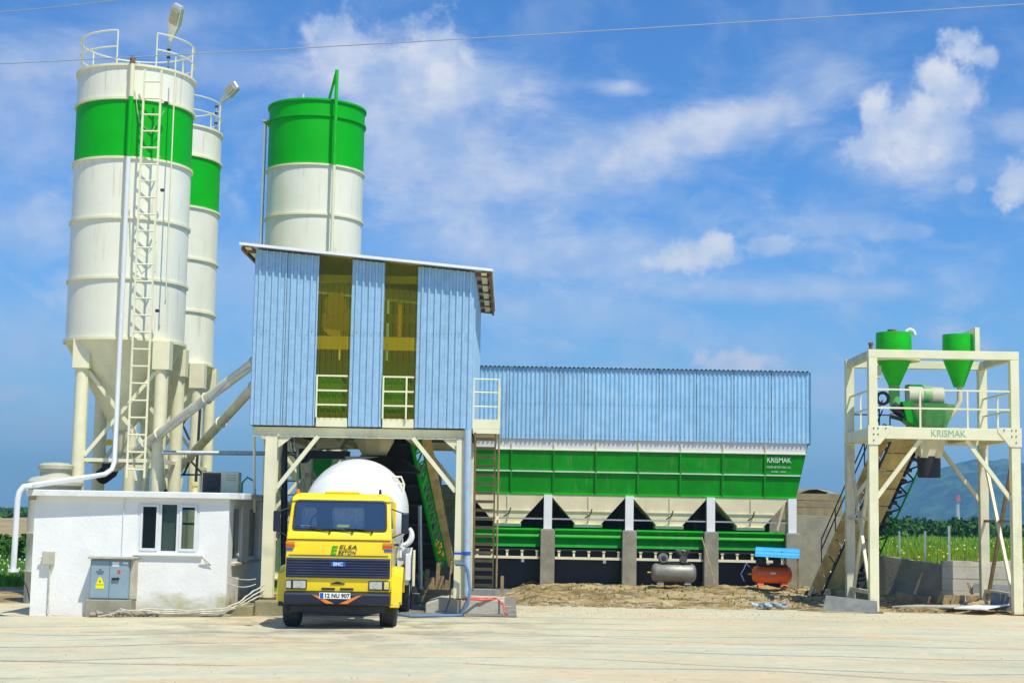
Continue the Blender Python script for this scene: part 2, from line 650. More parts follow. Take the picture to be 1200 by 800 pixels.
def vnoise(x, y, seed=0):
    """cheap smooth value noise"""
    xi, yi = np.floor(x).astype(int), np.floor(y).astype(int)
    fx, fy = x - xi, y - yi
    fx, fy = fx * fx * (3 - 2 * fx), fy * fy * (3 - 2 * fy)

    def h(a, b):
        q = (a * 374761393 + b * 668265263 + seed * 1442695041) & 0xffffffff
        q = ((q ^ (q >> 13)) * 1274126177) & 0xffffffff
        return (q & 0xffff) / 65535.0
    return (h(xi, yi) * (1 - fx) + h(xi + 1, yi) * fx) * (1 - fy) + (h(xi, yi + 1) * (1 - fx) + h(xi + 1, yi + 1) * fx) * fy


def fbm(x, y, o=4, seed=0):
    r, a = 0, 1.0
    for i in range(o):
        r = r + a * (vnoise(x * 2 ** i, y * 2 ** i, seed + i) - .5)
        a *= .5
    return r


def grid(name, xs, ys, zf, m, kind='structure', smooth=True):
    X, Y = np.meshgrid(xs, ys)
    Z = zf(X, Y)
    nx, ny = len(xs), len(ys)
    v = np.stack([X.ravel(), Y.ravel(), Z.ravel()], 1)
    i = np.arange((ny - 1) * (nx - 1))
    a = (i // (nx - 1)) * nx + i % (nx - 1)
    f = np.stack([a, a + 1, a + nx + 1, a + nx], 1)
    me = bpy.data.meshes.new(name)
    me.from_pydata(v.tolist(), [], f.tolist())
    me.materials.append(m)
    if smooth:
        me.polygons.foreach_set('use_smooth', [True] * len(me.polygons))
    o = _link(bpy.data.objects.new(name, me))
    o['kind'] = kind
    WLOC[o.name] = Vector((0, 0, 0))
    return o


def gmat(name):
    m = bpy.data.materials.new(name)
    m.use_nodes = True
    t = NT(m.node_tree)
    pos = t.node('ShaderNodeNewGeometry').outputs['Position']
    sp = t.node('ShaderNodeSeparateXYZ')
    t.l.new(pos, sp.inputs[0])
    return m, t, pos, sp.outputs, t.n['Principled BSDF']


# yard of pale dusty concrete
m, t, pos, xyz, b = gmat('yard_concrete')
n1 = t.noise(t.mapv(pos, (.5, 1, 1)), .45, 9, .68, .6)
c = t.mix(t.smooth(n1, .32, .68), (.52, .485, .30), (.66, .61, .405))
n2 = t.noise(t.mapv(pos, (.3, .9, 1), rot=(0, 0, .12)), .7, 8, .6, 1.0)
c = t.mix(t.smooth(n2, .48, .62, 0, .8), c, (.66, .49, .27, 1))
n2b = t.noise(t.mapv(pos, (.25, .8, 1), rot=(0, 0, -.1)), .7, 8, .6, 1.4)
c = t.mix(t.smooth(n2b, .50, .68, 0, .6), c, (.44, .47, .34, 1))
n5 = t.noise(t.mapv(pos, (1, .8, 1)), 5, 8, .75)
c = t.mix(t.smooth(n5, .40, .72, 0, .5), c, (.40, .38, .26, 1))
c = t.mix(t.smooth(t.noise(pos, 1.3, 7, .7, .4), .50, .66, 0, .5), c, (.72, .56, .34, 1))
# tyre tracks: thin curved dark streaks
for (rot, off, sc, amt, yc, wd) in ((.10, 0, 1.0, .85, 23.5, 7), (-.06, 3.1, 1.4, .95, 30, 6), (.22, 1.7, .8, .7, 20, 6)):
    q = t.mapv(pos, (1, 1, 1), rot=(0, 0, rot))
    qs = t.node('ShaderNodeSeparateXYZ')
    t.l.new(q, qs.inputs[0])
    bend = t.math('MULTIPLY', t.noise(t.mapv(q, (.06, .02, 1)), 1.3, 2), 9.0)
    yy = t.math('ADD', t.math('MULTIPLY', t.math('ADD', qs.outputs[1], bend), sc), off)
    fr = t.math('ABSOLUTE', t.math('SUBTRACT', t.math('FRACT', t.math('MULTIPLY', yy, .42)), .5))
    ln = t.smooth(fr, .0, .05, 1, 0)
    brk = t.smooth(t.noise(t.mapv(q, (.12, .5, 1)), 1.1, 4), .42, .56)
    zone = t.smooth(t.math('ABSOLUTE', t.math('SUBTRACT', xyz[1], yc)), wd * .5, wd, 1, 0)
    gr = t.smooth(t.noise(pos, 14, 3), .3, .6, .4, 1)
    c = t.mix(t.math('MULTIPLY', t.math('MULTIPLY', t.math('MULTIPLY', ln, brk), t.math('MULTIPLY', zone, amt)), gr), c, (.13, .14, .15, 1))
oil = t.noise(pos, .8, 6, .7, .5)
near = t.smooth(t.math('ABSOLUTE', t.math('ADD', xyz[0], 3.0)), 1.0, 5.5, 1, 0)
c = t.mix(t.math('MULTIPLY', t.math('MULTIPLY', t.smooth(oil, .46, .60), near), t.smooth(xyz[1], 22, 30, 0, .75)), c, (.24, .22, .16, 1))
spot = t.noise(pos, 3.2, 3, .5)
c = t.mix(t.smooth(spot, .68, .74, 0, .5), c, (.30, .27, .18, 1))
t.l.new(c, b.inputs['Base Color'])
b.inputs['Roughness'].default_value = .88
bp = t.node('ShaderNodeBump')
bp.inputs['Strength'].default_value = .35
bp.inputs['Distance'].default_value = .02
t.l.new(t.noise(pos, 18, 8, .7), bp.inputs['Height'])
t.l.new(bp.outputs[0], b.inputs['Normal'])
YARD = m


def yz(x, y):
    return -.017 * np.maximum(0, -1.5 - x) * np.clip((x + 60) / 40, 0, 1) + .012 * fbm(x * .3, y * .3, 2)


grid('yard', np.concatenate([np.linspace(-60, -12, 25), np.linspace(-11.5, 14, 103), np.linspace(15, 80, 30)]),
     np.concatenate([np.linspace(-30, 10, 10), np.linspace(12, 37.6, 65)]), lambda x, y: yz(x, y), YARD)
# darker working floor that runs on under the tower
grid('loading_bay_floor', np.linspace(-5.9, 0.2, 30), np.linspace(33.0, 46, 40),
     lambda x, y: yz(x, y) + .012 + .02 * fbm(x, y, 3), mat('dark_concrete', (.22, .21, .17), .85, var=.3, dirt=(.10, .10, .08), damt=.7, dscale=1.5, bump=.5))

# terrain: fields and far plain
m, t, pos, xyz, b = gmat('fields')
gn = t.noise(pos, .12, 8, .65)
gfine = t.noise(pos, 1.8, 6, .7)
green = t.mix(t.smooth(gn, .35, .65), (.06, .19, .006), (.13, .29, .012))
green = t.mix(t.smooth(gfine, .4, .7, 0, .6), green, (.13, .22, .02, 1))
tan = t.mix(t.smooth(gn, .35, .65), (.30, .22, .10), (.42, .33, .16))
tan = t.mix(t.smooth(t.noise(pos, .03, 6, .6), .52, .66, 0, .55), tan, (.16, .18, .06, 1))
road = t.mix(t.smooth(gfine, .35, .65), (.42, .31, .14), (.52, .42, .22))
left = t.smooth(xyz[0], -9, -11)
wob = t.math('MULTIPLY_ADD', gn, 6.0, xyz[1])
f1 = t.math('MULTIPLY', left, t.smooth(wob, 70, 74))
c = t.mix(f1, green, tan)
f2 = t.smooth(t.math('MULTIPLY_ADD', gn, 1.5, xyz[1]), 45.5, 47.5, 1, 0)
c = t.mix(f2, c, road)
t.l.new(c, b.inputs['Base Color'])
b.inputs['Roughness'].default_value = .95
b.inputs['Specular IOR Level'].default_value = .1
TERR = m


def tz(x, y):
    z = -.28 + 0 * x
    z = z + np.where(x > 4, np.clip((y - 42) / 8, 0, 1) * .45, np.clip((y - 38) / 6, 0, 1) * .08)
    z = z + np.where(x < -8, np.clip((y - 110) / 300, 0, 1) * .9 * (1 - np.clip((x + 40) / 30, 0, 1)) + 0, 0)
    z = z + np.clip((y - 100) / 200, 0, 1) * .9 * np.clip(x / 30, 0, 1)
    z = z - np.clip((y - 700) / 1500, 0, 1) * 5
    return z + np.clip((y - 45) / 60, 0, 1) * .25 * fbm(x * .03, y * .03, 3)


grid('terrain', np.concatenate([-np.geomspace(3500, 30, 24), np.linspace(-28, 40, 69), np.geomspace(44, 3500, 26)]),
     np.concatenate([np.linspace(-40, 36, 12), np.linspace(37, 120, 84), np.geomspace(124, 4200, 44)]), tz, TERR)

# blue mountain ridge to the right, low brown hill to the left
m, t, pos, xyz, b = gmat('mountain_slopes')
a1 = t.noise(t.mapv(pos, (1, .6, 2.4)), .03, 9, .75, .5)
c = t.mix(t.smooth(a1, .44, .60), (.0, .012, .015), (.09, .16, .06))
c = t.mix(t.smooth(t.noise(t.mapv(pos, (1, 1, 4)), .02, 7, .7), .60, .70, 0, .7), c, (.26, .20, .13, 1))
t.l.new(c, b.inputs['Base Color'])
b.inputs['Roughness'].default_value = 1
b.inputs['Specular IOR Level'].default_value = 0
MOUNT = m


def mz(x, y):
    prof = 112 * np.exp(-((x - 755) / 82) ** 2) + 66 * np.exp(-((x - 850) / 60) ** 2) + 122 * np.exp(-((x - 985) / 130) ** 2) + 90 * np.exp(-((x - 1350) / 260) ** 2)
    ridge = np.clip(1 - np.abs(y - 2750) / 650, 0, 1) ** .8
    return -14 + prof * ridge * (1 + .28 * fbm(x * .006, y * .006, 5, 5)) + 10 * ridge * fbm(x * .02, y * .02, 4, 9)


grid('mountain', np.linspace(150, 1900, 190), np.linspace(2050, 3350, 110), mz, MOUNT)

# dirt bank between yard and the aggregate bins
m, t, pos, xyz, b = gmat('loose_dirt')
d1 = t.noise(t.mapv(pos, (.6, 1.3, 1)), .9, 8, .68, .4)
c = t.mix(t.smooth(d1, .40, .60), (.25, .16, .05), (.46, .34, .15))
c = t.mix(t.smooth(t.noise(pos, 6, 6, .7), .48, .66, 0, .6), c, (.56, .48, .32, 1))
c = t.mix(t.smooth(t.noise(t.mapv(pos, (.5, 1.6, 1)), 1.6, 5, .6), .50, .60, 0, .85), c, (.13, .09, .025, 1))
t.l.new(c, b.inputs['Base Color'])
b.inputs['Roughness'].default_value = .95
bp = t.node('ShaderNodeBump')
bp.inputs['Strength'].default_value = .9
bp.inputs['Distance'].default_value = .05
t.l.new(t.noise(pos, 9, 8, .75), bp.inputs['Height'])
t.l.new(bp.outputs[0], b.inputs['Normal'])
DIRT = m


def dz(x, y):
    e = np.clip((y - 36.6) / 1.2, 0, 1)
    base = -.08 + .10 * np.clip((y - 36.5) / .8, 0, 1) + .17 * np.clip((y - 38) / 4.5, 0, 1)
    w1 = .12 * np.exp(-((y - 38.9 + .35 * fbm(x * .8, y * 0, 2)) / .32) ** 2) * (.6 + fbm(x * 1.1, y, 3, 4))
    w2 = .10 * np.exp(-((y - 41 + .5 * fbm(x * .6, y * 0, 2)) / .5) ** 2) * (.6 + fbm(x * 1.4, y, 3, 8))
    side = np.clip((x + .2) / .8, 0, 1)
    return base * side - .1 * (1 - side) + e * (w1 + w2 + .12 * fbm(x * 1.4, y * 1.4, 5, 2)) + .05 * e * fbm(x * 7, y * 7, 2, 6)


grid('dirt_bank', np.linspace(-.4, 13.5, 280), np.linspace(36.5, 50, 200), dz, DIRT)
# dirt track at the left of the office
grid('dirt_track', np.linspace(-24, -9.6, 80), np.linspace(33.5, 46.5, 60),
     lambda x, y: -.24 + .07 * fbm(x * .8, y * .8, 4, 11) + .05 * np.clip((y - 34) / 8, 0, 1), DIRT)

# loose stones on the bank (nobody could count them)
mb = MB()
for i in range(900):
    x, y = rnd.uniform(-.1, 10.2), 36.75 + abs(rnd.gauss(0, 1.5)) if i % 3 else rnd.uniform(36.8, 44)
    z = float(dz(np.array(x), np.array(y)))
    r = rnd.uniform(.012, .05) * (1.6 if rnd.random() < .06 else 1)
    a = rnd.random() * 6
    pts = [(x + r * math.cos(a + k * 2.1) * rnd.uniform(.7, 1.2), y + r * math.sin(a + k * 2.1) * rnd.uniform(.7, 1.2), z - .01) for k in range(3)]
    mb.add(pts + [(x, y, z + r * rnd.uniform(.5, 1.0))], [(0, 1, 3), (1, 2, 3), (2, 0, 3)])
mb.build('loose_stones', mat('pale_stones', (.44, .38, .26), .9, var=.3, scale=6), kind='stuff')

mb = MB()
for i in range(1500):
    x, y = rnd.uniform(-12, 14), rnd.uniform(14, 36.4)
    if i % 2:
        y = rnd.uniform(33.5, 36.6)
        x = rnd.uniform(0, 9)
    z = float(yz(np.array(x), np.array(y)))
    r = rnd.uniform(.006, .020)
    mb.add([(x - r, y - r, z - .003), (x + r, y - r, z - .003), (x, y + r, z - .003), (x, y, z + r)], [(0, 1, 3), (1, 2, 3), (2, 0, 3)])
mb.build('yard_grit', mat('grit', (.36, .32, .22), .9, var=.4, scale=3), kind='stuff')
# grass, flowers and hedges -------------------------------------------------
def blades(name, x0, x1, y0, y1, n, h0, h1, mats, zf, wid=.035, flower=0.0, ypow=1.6):
    v, f, mi = [], [], []
    u = NG.random((n, 8))
    for k in range(n):
        y = y0 + (y1 - y0) * u[k, 1] ** ypow
        x = x0 * y / y0 + (x1 - x0) * (y / y0) * u[k, 0] if x0 < 0 or x0 > 5 else x0 + (x1 - x0) * u[k, 0]
        z = float(zf(np.array(x), np.array(y)))
        h = h0 + (h1 - h0) * u[k, 2]
        a = u[k, 3] * PI
        dx, dy = math.cos(a) * wid * (1 + y / 60), math.sin(a) * wid
        lx, ly = (u[k, 4] - .5) * .3 * h, (u[k, 5] - .5) * .3 * h
        b0 = len(v)
        v += [(x - dx, y - dy, z), (x + dx, y + dy, z), (x + lx, y + ly, z + h)]
        f.append((b0, b0 + 1, b0 + 2))
        mi.append(0 if u[k, 6] < .6 else 1)
        if u[k, 7] < flower:
            r = .022 + .025 * u[k, 3]
            b0 = len(v)
            cx, cy, cz = x + lx, y + ly - .02, z + h
            v += [(cx - r, cy, cz), (cx, cy, cz - r), (cx + r, cy, cz), (cx, cy + .02, cz + r)]
            f.append((b0, b0 + 1, b0 + 2, b0 + 3))
            mi.append(2 if u[k, 6] < .75 else 3)
    me = bpy.data.meshes.new(name)
    me.from_pydata(v, [], f)
    for q in mats:
        me.materials.append(q)
    me.polygons.foreach_set('material_index', mi)
    o = _link(bpy.data.objects.new(name, me))
    o['kind'] = 'stuff'
    return o


def leafm(name, col):
    m = mat(name, col, .7, var=.3, scale=2.5, spec=.2)
    b = m.node_tree.nodes['Principled BSDF']
    return m


G1, G2 = leafm('grass_green', (.09, .25, .010)), leafm('grass_yellow_green', (.27, .36, .02))
FLY, FLW = mat('yellow_flower', (.80, .66, .02), .6), mat('white_flower', (.80, .80, .70), .6)
blades('bank_weeds', .4, 9.5, 38.2, 44.3, 500, .02, .09, [leafm('weed_green', (.10, .16, .03)), leafm('dry_weed', (.34, .27, .09)), leafm('weed_green_2', (.1, .16, .03)), leafm('weed_green_3', (.1, .16, .03))], dz, .02, 0, 1.0)
blades('meadow_grass', 8.6, 17.5, 47, 75, 26000, .45, 1.0, [G2, G1, FLY, FLW], tz, .03, .010, 1.5)
blades('field_grass', 14.5, 28, 75, 180, 16000, .4, .8, [G1, G2, FLY, FLW], tz, .05, .004, 1.3)
blades('left_field_grass', -16.5, -12.8, 46, 64, 9000, .12, .4, [G1, G1, FLW, FLW], tz, .03, .03, 1.0)


def leaf_mass(name, blobs, n, size, mats, kind=None, **kw):
    """many small leaf faces spread through lumpy volumes"""
    tot_ = sum(b_[3] * b_[5] for b_ in blobs)
    v, f, mi = [], [], []
    for (cx, cy, cz, rx, ry, rz_) in blobs:
        k = max(6, int(n * rx * rz_ / tot_))
        d = NG.normal(size=(k, 3))
        d /= np.linalg.norm(d, axis=1)[:, None]
        rad = NG.random(k) ** .45 * (1 + .25 * np.sin(d[:, 0] * 7 + cx) * np.cos(d[:, 2] * 6 + cy))
        P = d * rad[:, None] * np.array([rx, ry, rz_]) + np.array([cx, cy, cz])
        A = NG.normal(size=(k, 3))
        A /= np.linalg.norm(A, axis=1)[:, None]
        B = np.cross(A, NG.normal(size=(k, 3)))
        B /= np.linalg.norm(B, axis=1)[:, None]
        s_ = size * (.5 + NG.random(k))
        tone = np.sin(P[:, 0] * 2.1 / max(rx, .3) + P[:, 2] * 3) + NG.normal(size=k) * .8
        for i in range(k):
            a, b_ = A[i] * s_[i], B[i] * s_[i] * .6
            b0 = len(v)
            v += [tuple(P[i] - a), tuple(P[i] - b_), tuple(P[i] + a), tuple(P[i] + b_)]
            f.append((b0, b0 + 1, b0 + 2, b0 + 3))
            mi.append(0 if tone[i] < 0 else 1)
    me = bpy.data.meshes.new(name)
    me.from_pydata(v, [], f)
    for q in mats:
        me.materials.append(q)
    me.polygons.foreach_set('material_index', mi)
    o = _link(bpy.data.objects.new(name, me))
    if kind:
        o['kind'] = kind
    return o


L1, L2 = leafm('dark_leaves', (.025, .085, .008)), leafm('mid_leaves', (.055, .16, .012))
hb = []
for i in range(46):
    y = rnd.uniform(150, 185)
    x = (.20 + .17 * i / 45) * y + rnd.uniform(-1, 1)
    h = rnd.uniform(1.5, 2.2) * (1.12 if i < 26 else .8)
    hb.append((x, y, .7 + h * .30, rnd.uniform(2.0, 3.2), 1.6, h * .55))
leaf_mass('distant_hedgerow', hb, 30000, .26, [L1, L2], 'stuff')
hb = []
for i in range(26):
    y = rnd.uniform(62, 70)
    x = (-.340 + .055 * i / 25) * y
    h = rnd.uniform(.65, 1.05)
    hb.append((x, y, h * .35 - .1, rnd.uniform(.8, 1.5), 1.0, h * .6))
leaf_mass('field_edge_bushes', hb, 12000, .16, [L1, L2], 'stuff')
hb = []
for i in range(60):
    y = rnd.uniform(260, 900)
    x = rnd.uniform(-.36, -.285) * y
    hb.append((x, y, float(tz(np.array(x), np.array(y))) + .4, rnd.uniform(1.2, 2.8), 2, rnd.uniform(.5, 1.0)))
leaf_mass('distant_scrub', hb, 5000, .6, [L1, L2], 'stuff')

# far lattice chimney with a red top
t_ = thing('chimney', 'distant thin pale chimney with a red top in front of the mountain', 'chimney', (430, 1530, -4))
MB().cyl((430, 1530, -4), (430, 1530, 24), 2.6, 1.9, 12).build('shaft', mat('pale_mast', (.55, .5, .45), .8), t_, True)
MB().cyl((430, 1530, 24), (430, 1530, 30), 3.2, 2.6, 12).build('red_top', mat('red_mast', (.6, .04, .02), .7), t_, True)

# fence posts in the meadow (thin metal stakes)
for i, (px, py, Y, lb) in enumerate(((1112, 616, 47.2, 'tallest grey steel fence stake, standing just behind the low concrete wall'),
                                     (1084, 622, 53.5, 'grey steel fence stake in the meadow next to the tallest stake'),
                                     (1054, 622, 60, 'grey steel fence stake in the meadow, third from the tallest'),
                                     (1028.5, 622, 66, 'grey steel fence stake half hidden by the left plant column'))):
    x, _, z = at(px, py, Y)
    zb = float(tz(np.array(x), np.array(Y)))
    mb = MB().beam((x, Y, zb - .2), (x, Y, z), .07, .012).beam((x, Y + .03, zb - .2), (x, Y + .03, z), .012, .05)
    tag(mb.build('fence_stake', GALV), lb, 'fence stake', 'fence stakes in the meadow')

# overhead cables
for (a, bb, lb) in (((-60, 78, 0), (1300, -1.5, 0), 'long thin overhead cable sloping across the whole sky'),
                    ((-60, 18, 0), (200, -8, 0), 'short run of overhead cable in the top left corner of the sky')):
    A, B = V(at(a[0], a[1], 30)), V(at(bb[0], bb[1], 27))
    pts = [A.lerp(B, k / 24) - Vector((0, 0, .05 * 4 * (k / 24) * (1 - k / 24))) for k in range(25)]
    tag(MB().tube(pts, .010, 6).build('overhead_cable', WIRE), lb, 'cable', 'overhead cables')

# ================================================================== CEMENT SILOS
def arc(c, r, z, a0, a1, n):
    return [(c[0] + r * math.cos(a0 + (a1 - a0) * i / n), c[1] + r * math.sin(a0 + (a1 - a0) * i / n), z) for i in range(n + 1)]


def make_silo(cx, cy, z0, courses, ztop, green, label, closed_top, legx=.98, legoff=0.0):
    """courses: course heights from z0; green: indices painted green"""
    r = 1.465
    t = thing('cement_silo', label, 'silo', (cx, cy, 0), 'cement silos')
    zs = [z0 + 1.5 * i for i in range(courses + 1)] + [ztop]
    for i in range(len(zs) - 1):
        a, b_ = zs[i], zs[i + 1]
        g = i in green
        MB().lathe((cx, cy, 0), [(r, a), (r, b_)], 64).build('shell_section', SILOG if g else SILOW, t, True)
        fl = MB().lathe((cx, cy, 0), [(r, b_ - .035), (r + .05, b_ - .03), (r + .05, b_ + .03), (r, b_ + .035)], 64)
        fl.build('flange_ring', SILOG if (g and closed_top and i > 5) or (closed_top and i == 5) else CREAM, t, True)
    MB().lathe((cx, cy, 0), [(r, z0 - .04), (r + .06, z0 - .03), (r + .06, z0 + .04), (r, z0 + .045)], 64).build('flange_ring', CREAM, t, True)
    MB().lathe((cx, cy, 0), [(r, ztop - .01), (r * .6, ztop + .12), (.01, ztop + .2)], 48).build('roof', SILOG if closed_top else SILOW, t, True)
    MB().lathe((cx, cy, 0), [(r, z0 - .03), (.22, z0 - 2.15), (.20, z0 - 2.3), (.01, z0 - 2.3)], 48).build('cone', CREAM, t, True)
    # outlet valve
    MB().cyl((cx, cy, z0 - 2.32), (cx, cy, z0 - 2.62), .2, .2, 16).box((cx - .22, cy - .1, z0 - 2.48), (.2, .14, .14)).build('outlet_valve', YELD, t, True)
    # legs
    for sx in (-1, 1):
        for sy in (-1, 1):
            lx, ly = cx + legoff + sx * legx, cy + sy * legx
            lg = MB().cyl((lx, ly, 0), (lx, ly, z0 - .72), .165, n=20)
            lg.build('leg', CREAM, t, True)
            MB().box((lx, ly, z0 - .36), (.42, .42, .72)).build('leg_bracket', CREAM, t, bevel=.012)
            MB().box((lx, ly, .05), (.5, .5, .04)).build('base_plate', CREAM, t)
    q = legx
    L = cx + legoff
    for s_ in (-1, 1):
        y = cy + s_ * q
        for (x0, x1) in ((L - q + .15, L + q - .15), (L + q - .15, L - q + .15)):
            MB().beam((x0, y + .02 * (x1 - x0), z0 - .78), (x1, y + .02 * (x1 - x0), z0 - 2.85), .09, .07, (0, 1, 0)).build('brace', CREAM, t)
        MB().beam((L - q + .15, y, z0 - 2.95), (L + q - .15, y, z0 - 2.95), .09, .09).build('brace', CREAM, t)
        x = L + s_ * q
        MB().beam((x, cy - q + .15, z0 - 2.95), (x, cy + q - .15, z0 - 2.95), .09, .09).build('brace', CREAM, t)
    return t, r


def guard_rail(t, cx, cy, r, z):
    gap0, gap1 = math.radians(-97), math.radians(-58)
    for dz_ in (.92, .5):
        MB().tube(arc((cx, cy), r - .03, z + dz_, gap1, gap0 + 2 * PI, 60), .021, 6).build('guard_rail', CREAM, t, True)
    for k in range(7):
        a = gap1 + (gap0 + 2 * PI - gap1) * k / 6
        x, y = cx + (r - .03) * math.cos(a), cy + (r - .03) * math.sin(a)
        MB().cyl((x, y, z), (x, y, z + .92), .02, n=6).build('rail_post', CREAM, t, True)


def ladder(t, A, B, width, step, m, r_=.022, out=(0, 1, 0), nstand=7, standoff=.2, name='ladder'):
    """A bottom centre, B top centre; rungs are sub-parts"""
    A, B = V(A), V(B)
    d = (B - A).normalized()
    o = Vector(out)
    sx = d.cross(o).normalized() * (width / 2)
    mb = MB()
    for s_ in (-1, 1):
        mb.beam(A + sx * s_, B + sx * s_, .05, .03, out)
    for k in range(nstand):
        p = A.lerp(B, (k + .5) / nstand)
        for s_ in (-1, 1):
            mb.beam(p + sx * s_, p + sx * s_ + o * standoff, .03, .02)
    L = mb.build(name, m, t)
    n = int((B - A).length / step)
    first = None
    for k in range(n):
        p = A + d * (step * (k + .5))
        if first is None:
            first = MB().cyl(p - sx, p + sx, r_, n=8).build('rung', m, L, True)
            p0 = p
        else:
            piece(first, 'rung', p - p0, L)
    return L


# front left silo
C1 = (-9.80, 40.0)
s1, R = make_silo(C1[0], C1[1], 6.2, 4, 13.05, (3,), 'nearest cement silo, white with one green band, ladder and white downpipe on its front', False, legoff=.2)
guard_rail(s1, C1[0], C1[1], R, 13.02)
yl = C1[1] - R - .22
xt, _, ztp = at(182, 82, yl)
xb, _, zb = at(170, 560, yl)
ladder(s1, (xt - .05, yl, zb), (xt - .05, yl, ztp), .42, .415, CREAM)
# dust pipe down the silo, over the office roof and out at the left
pp = [at(155.5, 72, yl + .08), at(155.5, 300, yl + .08), (at(155.5, 300, yl + .08)[0], yl + .08, 3.15)]
xq = pp[0][0]
pp = [(xq, yl + .08, 13.05), (xq, yl + .08, 6), (xq, yl + .08, 3.2), (xq - .04, yl + .0, 3.0), (xq - .14, yl - .25, 2.88), (xq - .3, yl - .7, 2.82)]
e1 = V(at(34, 569, 32.55))
pp += [tuple(e1)]
e2 = V(at(21.5, 579, 32.5))
e3 = V(at(15.5, 668, 32.5))
pp += [tuple(e1 + Vector((-.10, -.02, -.02))), tuple(e2 + Vector((.02, 0, .05))), tuple(e2 + Vector((-.01, 0, -.1))), tuple(e3)]
MB().tube(pp[:1] + [(xq, yl + .08, 12.2)], .060, 12).build('overflow_pipe', CREAM, s1, True)
MB().tube([(xq, yl + .08, 12.199), (xq, yl + .08, 10.71)], .060, 12).build('overflow_pipe', SILOG, s1, True)
pipe = MB().tube([(xq, yl + .08, 10.69)] + pp[1:], .060, 12).build('overflow_pipe', PVC, s1, True)
pipe['label'] = 'white overflow pipe bending out over the office roof'
MB().cyl(e3 + Vector((0, 0, .03)), e3 - Vector((0, 0, .03)), .11, n=14).build('pipe_collar', PVC, pipe, True)
MB().cyl((xq, yl + .08, 13.04), (xq, yl + .08, 13.22), .07, .07, 12).build('pipe_cap', RUST, s1, True)
# thin air line at the right of the ladder
xa, _, za = at(208, 82, C1[1] - R + .35)
MB().tube([(xa, C1[1] - R + .10, 13.3), (xa, C1[1] - R + .10, 7.2), (xa - .04, C1[1] - R + .22, 7.1)], .018, 6).build('air_line', CREAM, s1, True)
for z in (12.1, 9.9, 6.9):
    MB().box((xa - .18, C1[1] - R + .04, z), (.09, .09, .07)).build('junction_box', DARKST, s1, bevel=.01)
MB().tube([(xq + .05, C1[1] - R + .0, 12.4), (xq + .2, C1[1] - R - .02, 11.6), (xq + .5, C1[1] - R - .03, 11.3), (xq + .8, C1[1] - R, 11.9)], .010, 5).build('hanging_wire', CABLE, s1)
MB().tube([(xq + .05, C1[1] - R + .0, 9.4), (xq + .15, C1[1] - R - .02, 8.4), (xq + .5, C1[1] - R - .03, 8.2), (xq + .75, C1[1] - R, 8.6)], .010, 5).build('hanging_wire', CABLE, s1)

# second silo behind
C2 = (-10.18, 46.0)
s2, _ = make_silo(C2[0], C2[1], 6.22, 4, 13.1, (3,), 'second white and green cement silo, half hidden behind the nearest silo', False, legx=.92, legoff=.33)
guard_rail(s2, C2[0], C2[1], R, 13.07)

# third silo behind the tower: green top and closed roof
C3 = (-6.14, 48.0)
s3, _ = make_silo(C3[0], C3[1], 4.9, 6, 14.38, (5, 6), 'cement silo with a broad green top rising behind the blue clad tower', True)
x3 = at(391, 200, 46.35)[0]
MB().tube([(x3, 46.42, 6.0), (x3, 46.42, 12.35)], .05, 10).build('riser_pipe', CREAM, s3, True)
MB().tube([(x3, 46.42, 12.35), (x3, 46.42, 15.25)], .055, 10).beam((x3, 46.42, 15.25), (x3 - .35, 47.3, 14.42), .07, .05).prism(
    [(x3 - .02, 46.45, 15.2), (x3 - .02, 46.45, 14.42), (x3 - .05, 46.55, 14.42)], (.03, 0, 0)).build('riser_head', GREENL, s3, True)
x4 = C3[0] - R - .10
MB().tube([(x4, 47.6, 4.4), (x4, 47.6, 13.95)], .022, 6).tube([(x4 - .0, 48.0, 4.4), (x4, 48.0, 13.95)], .022, 6).box((x4 + .04, 47.8, 13.95), (.18, .5, .05)).build('side_ladder', BEIGE, s3)
MB().cyl((C3[0] - .3, 46.9, 14.4), (C3[0] - .3, 46.9, 14.62), .03, n=8).build('vent_stub', CREAM, s3)


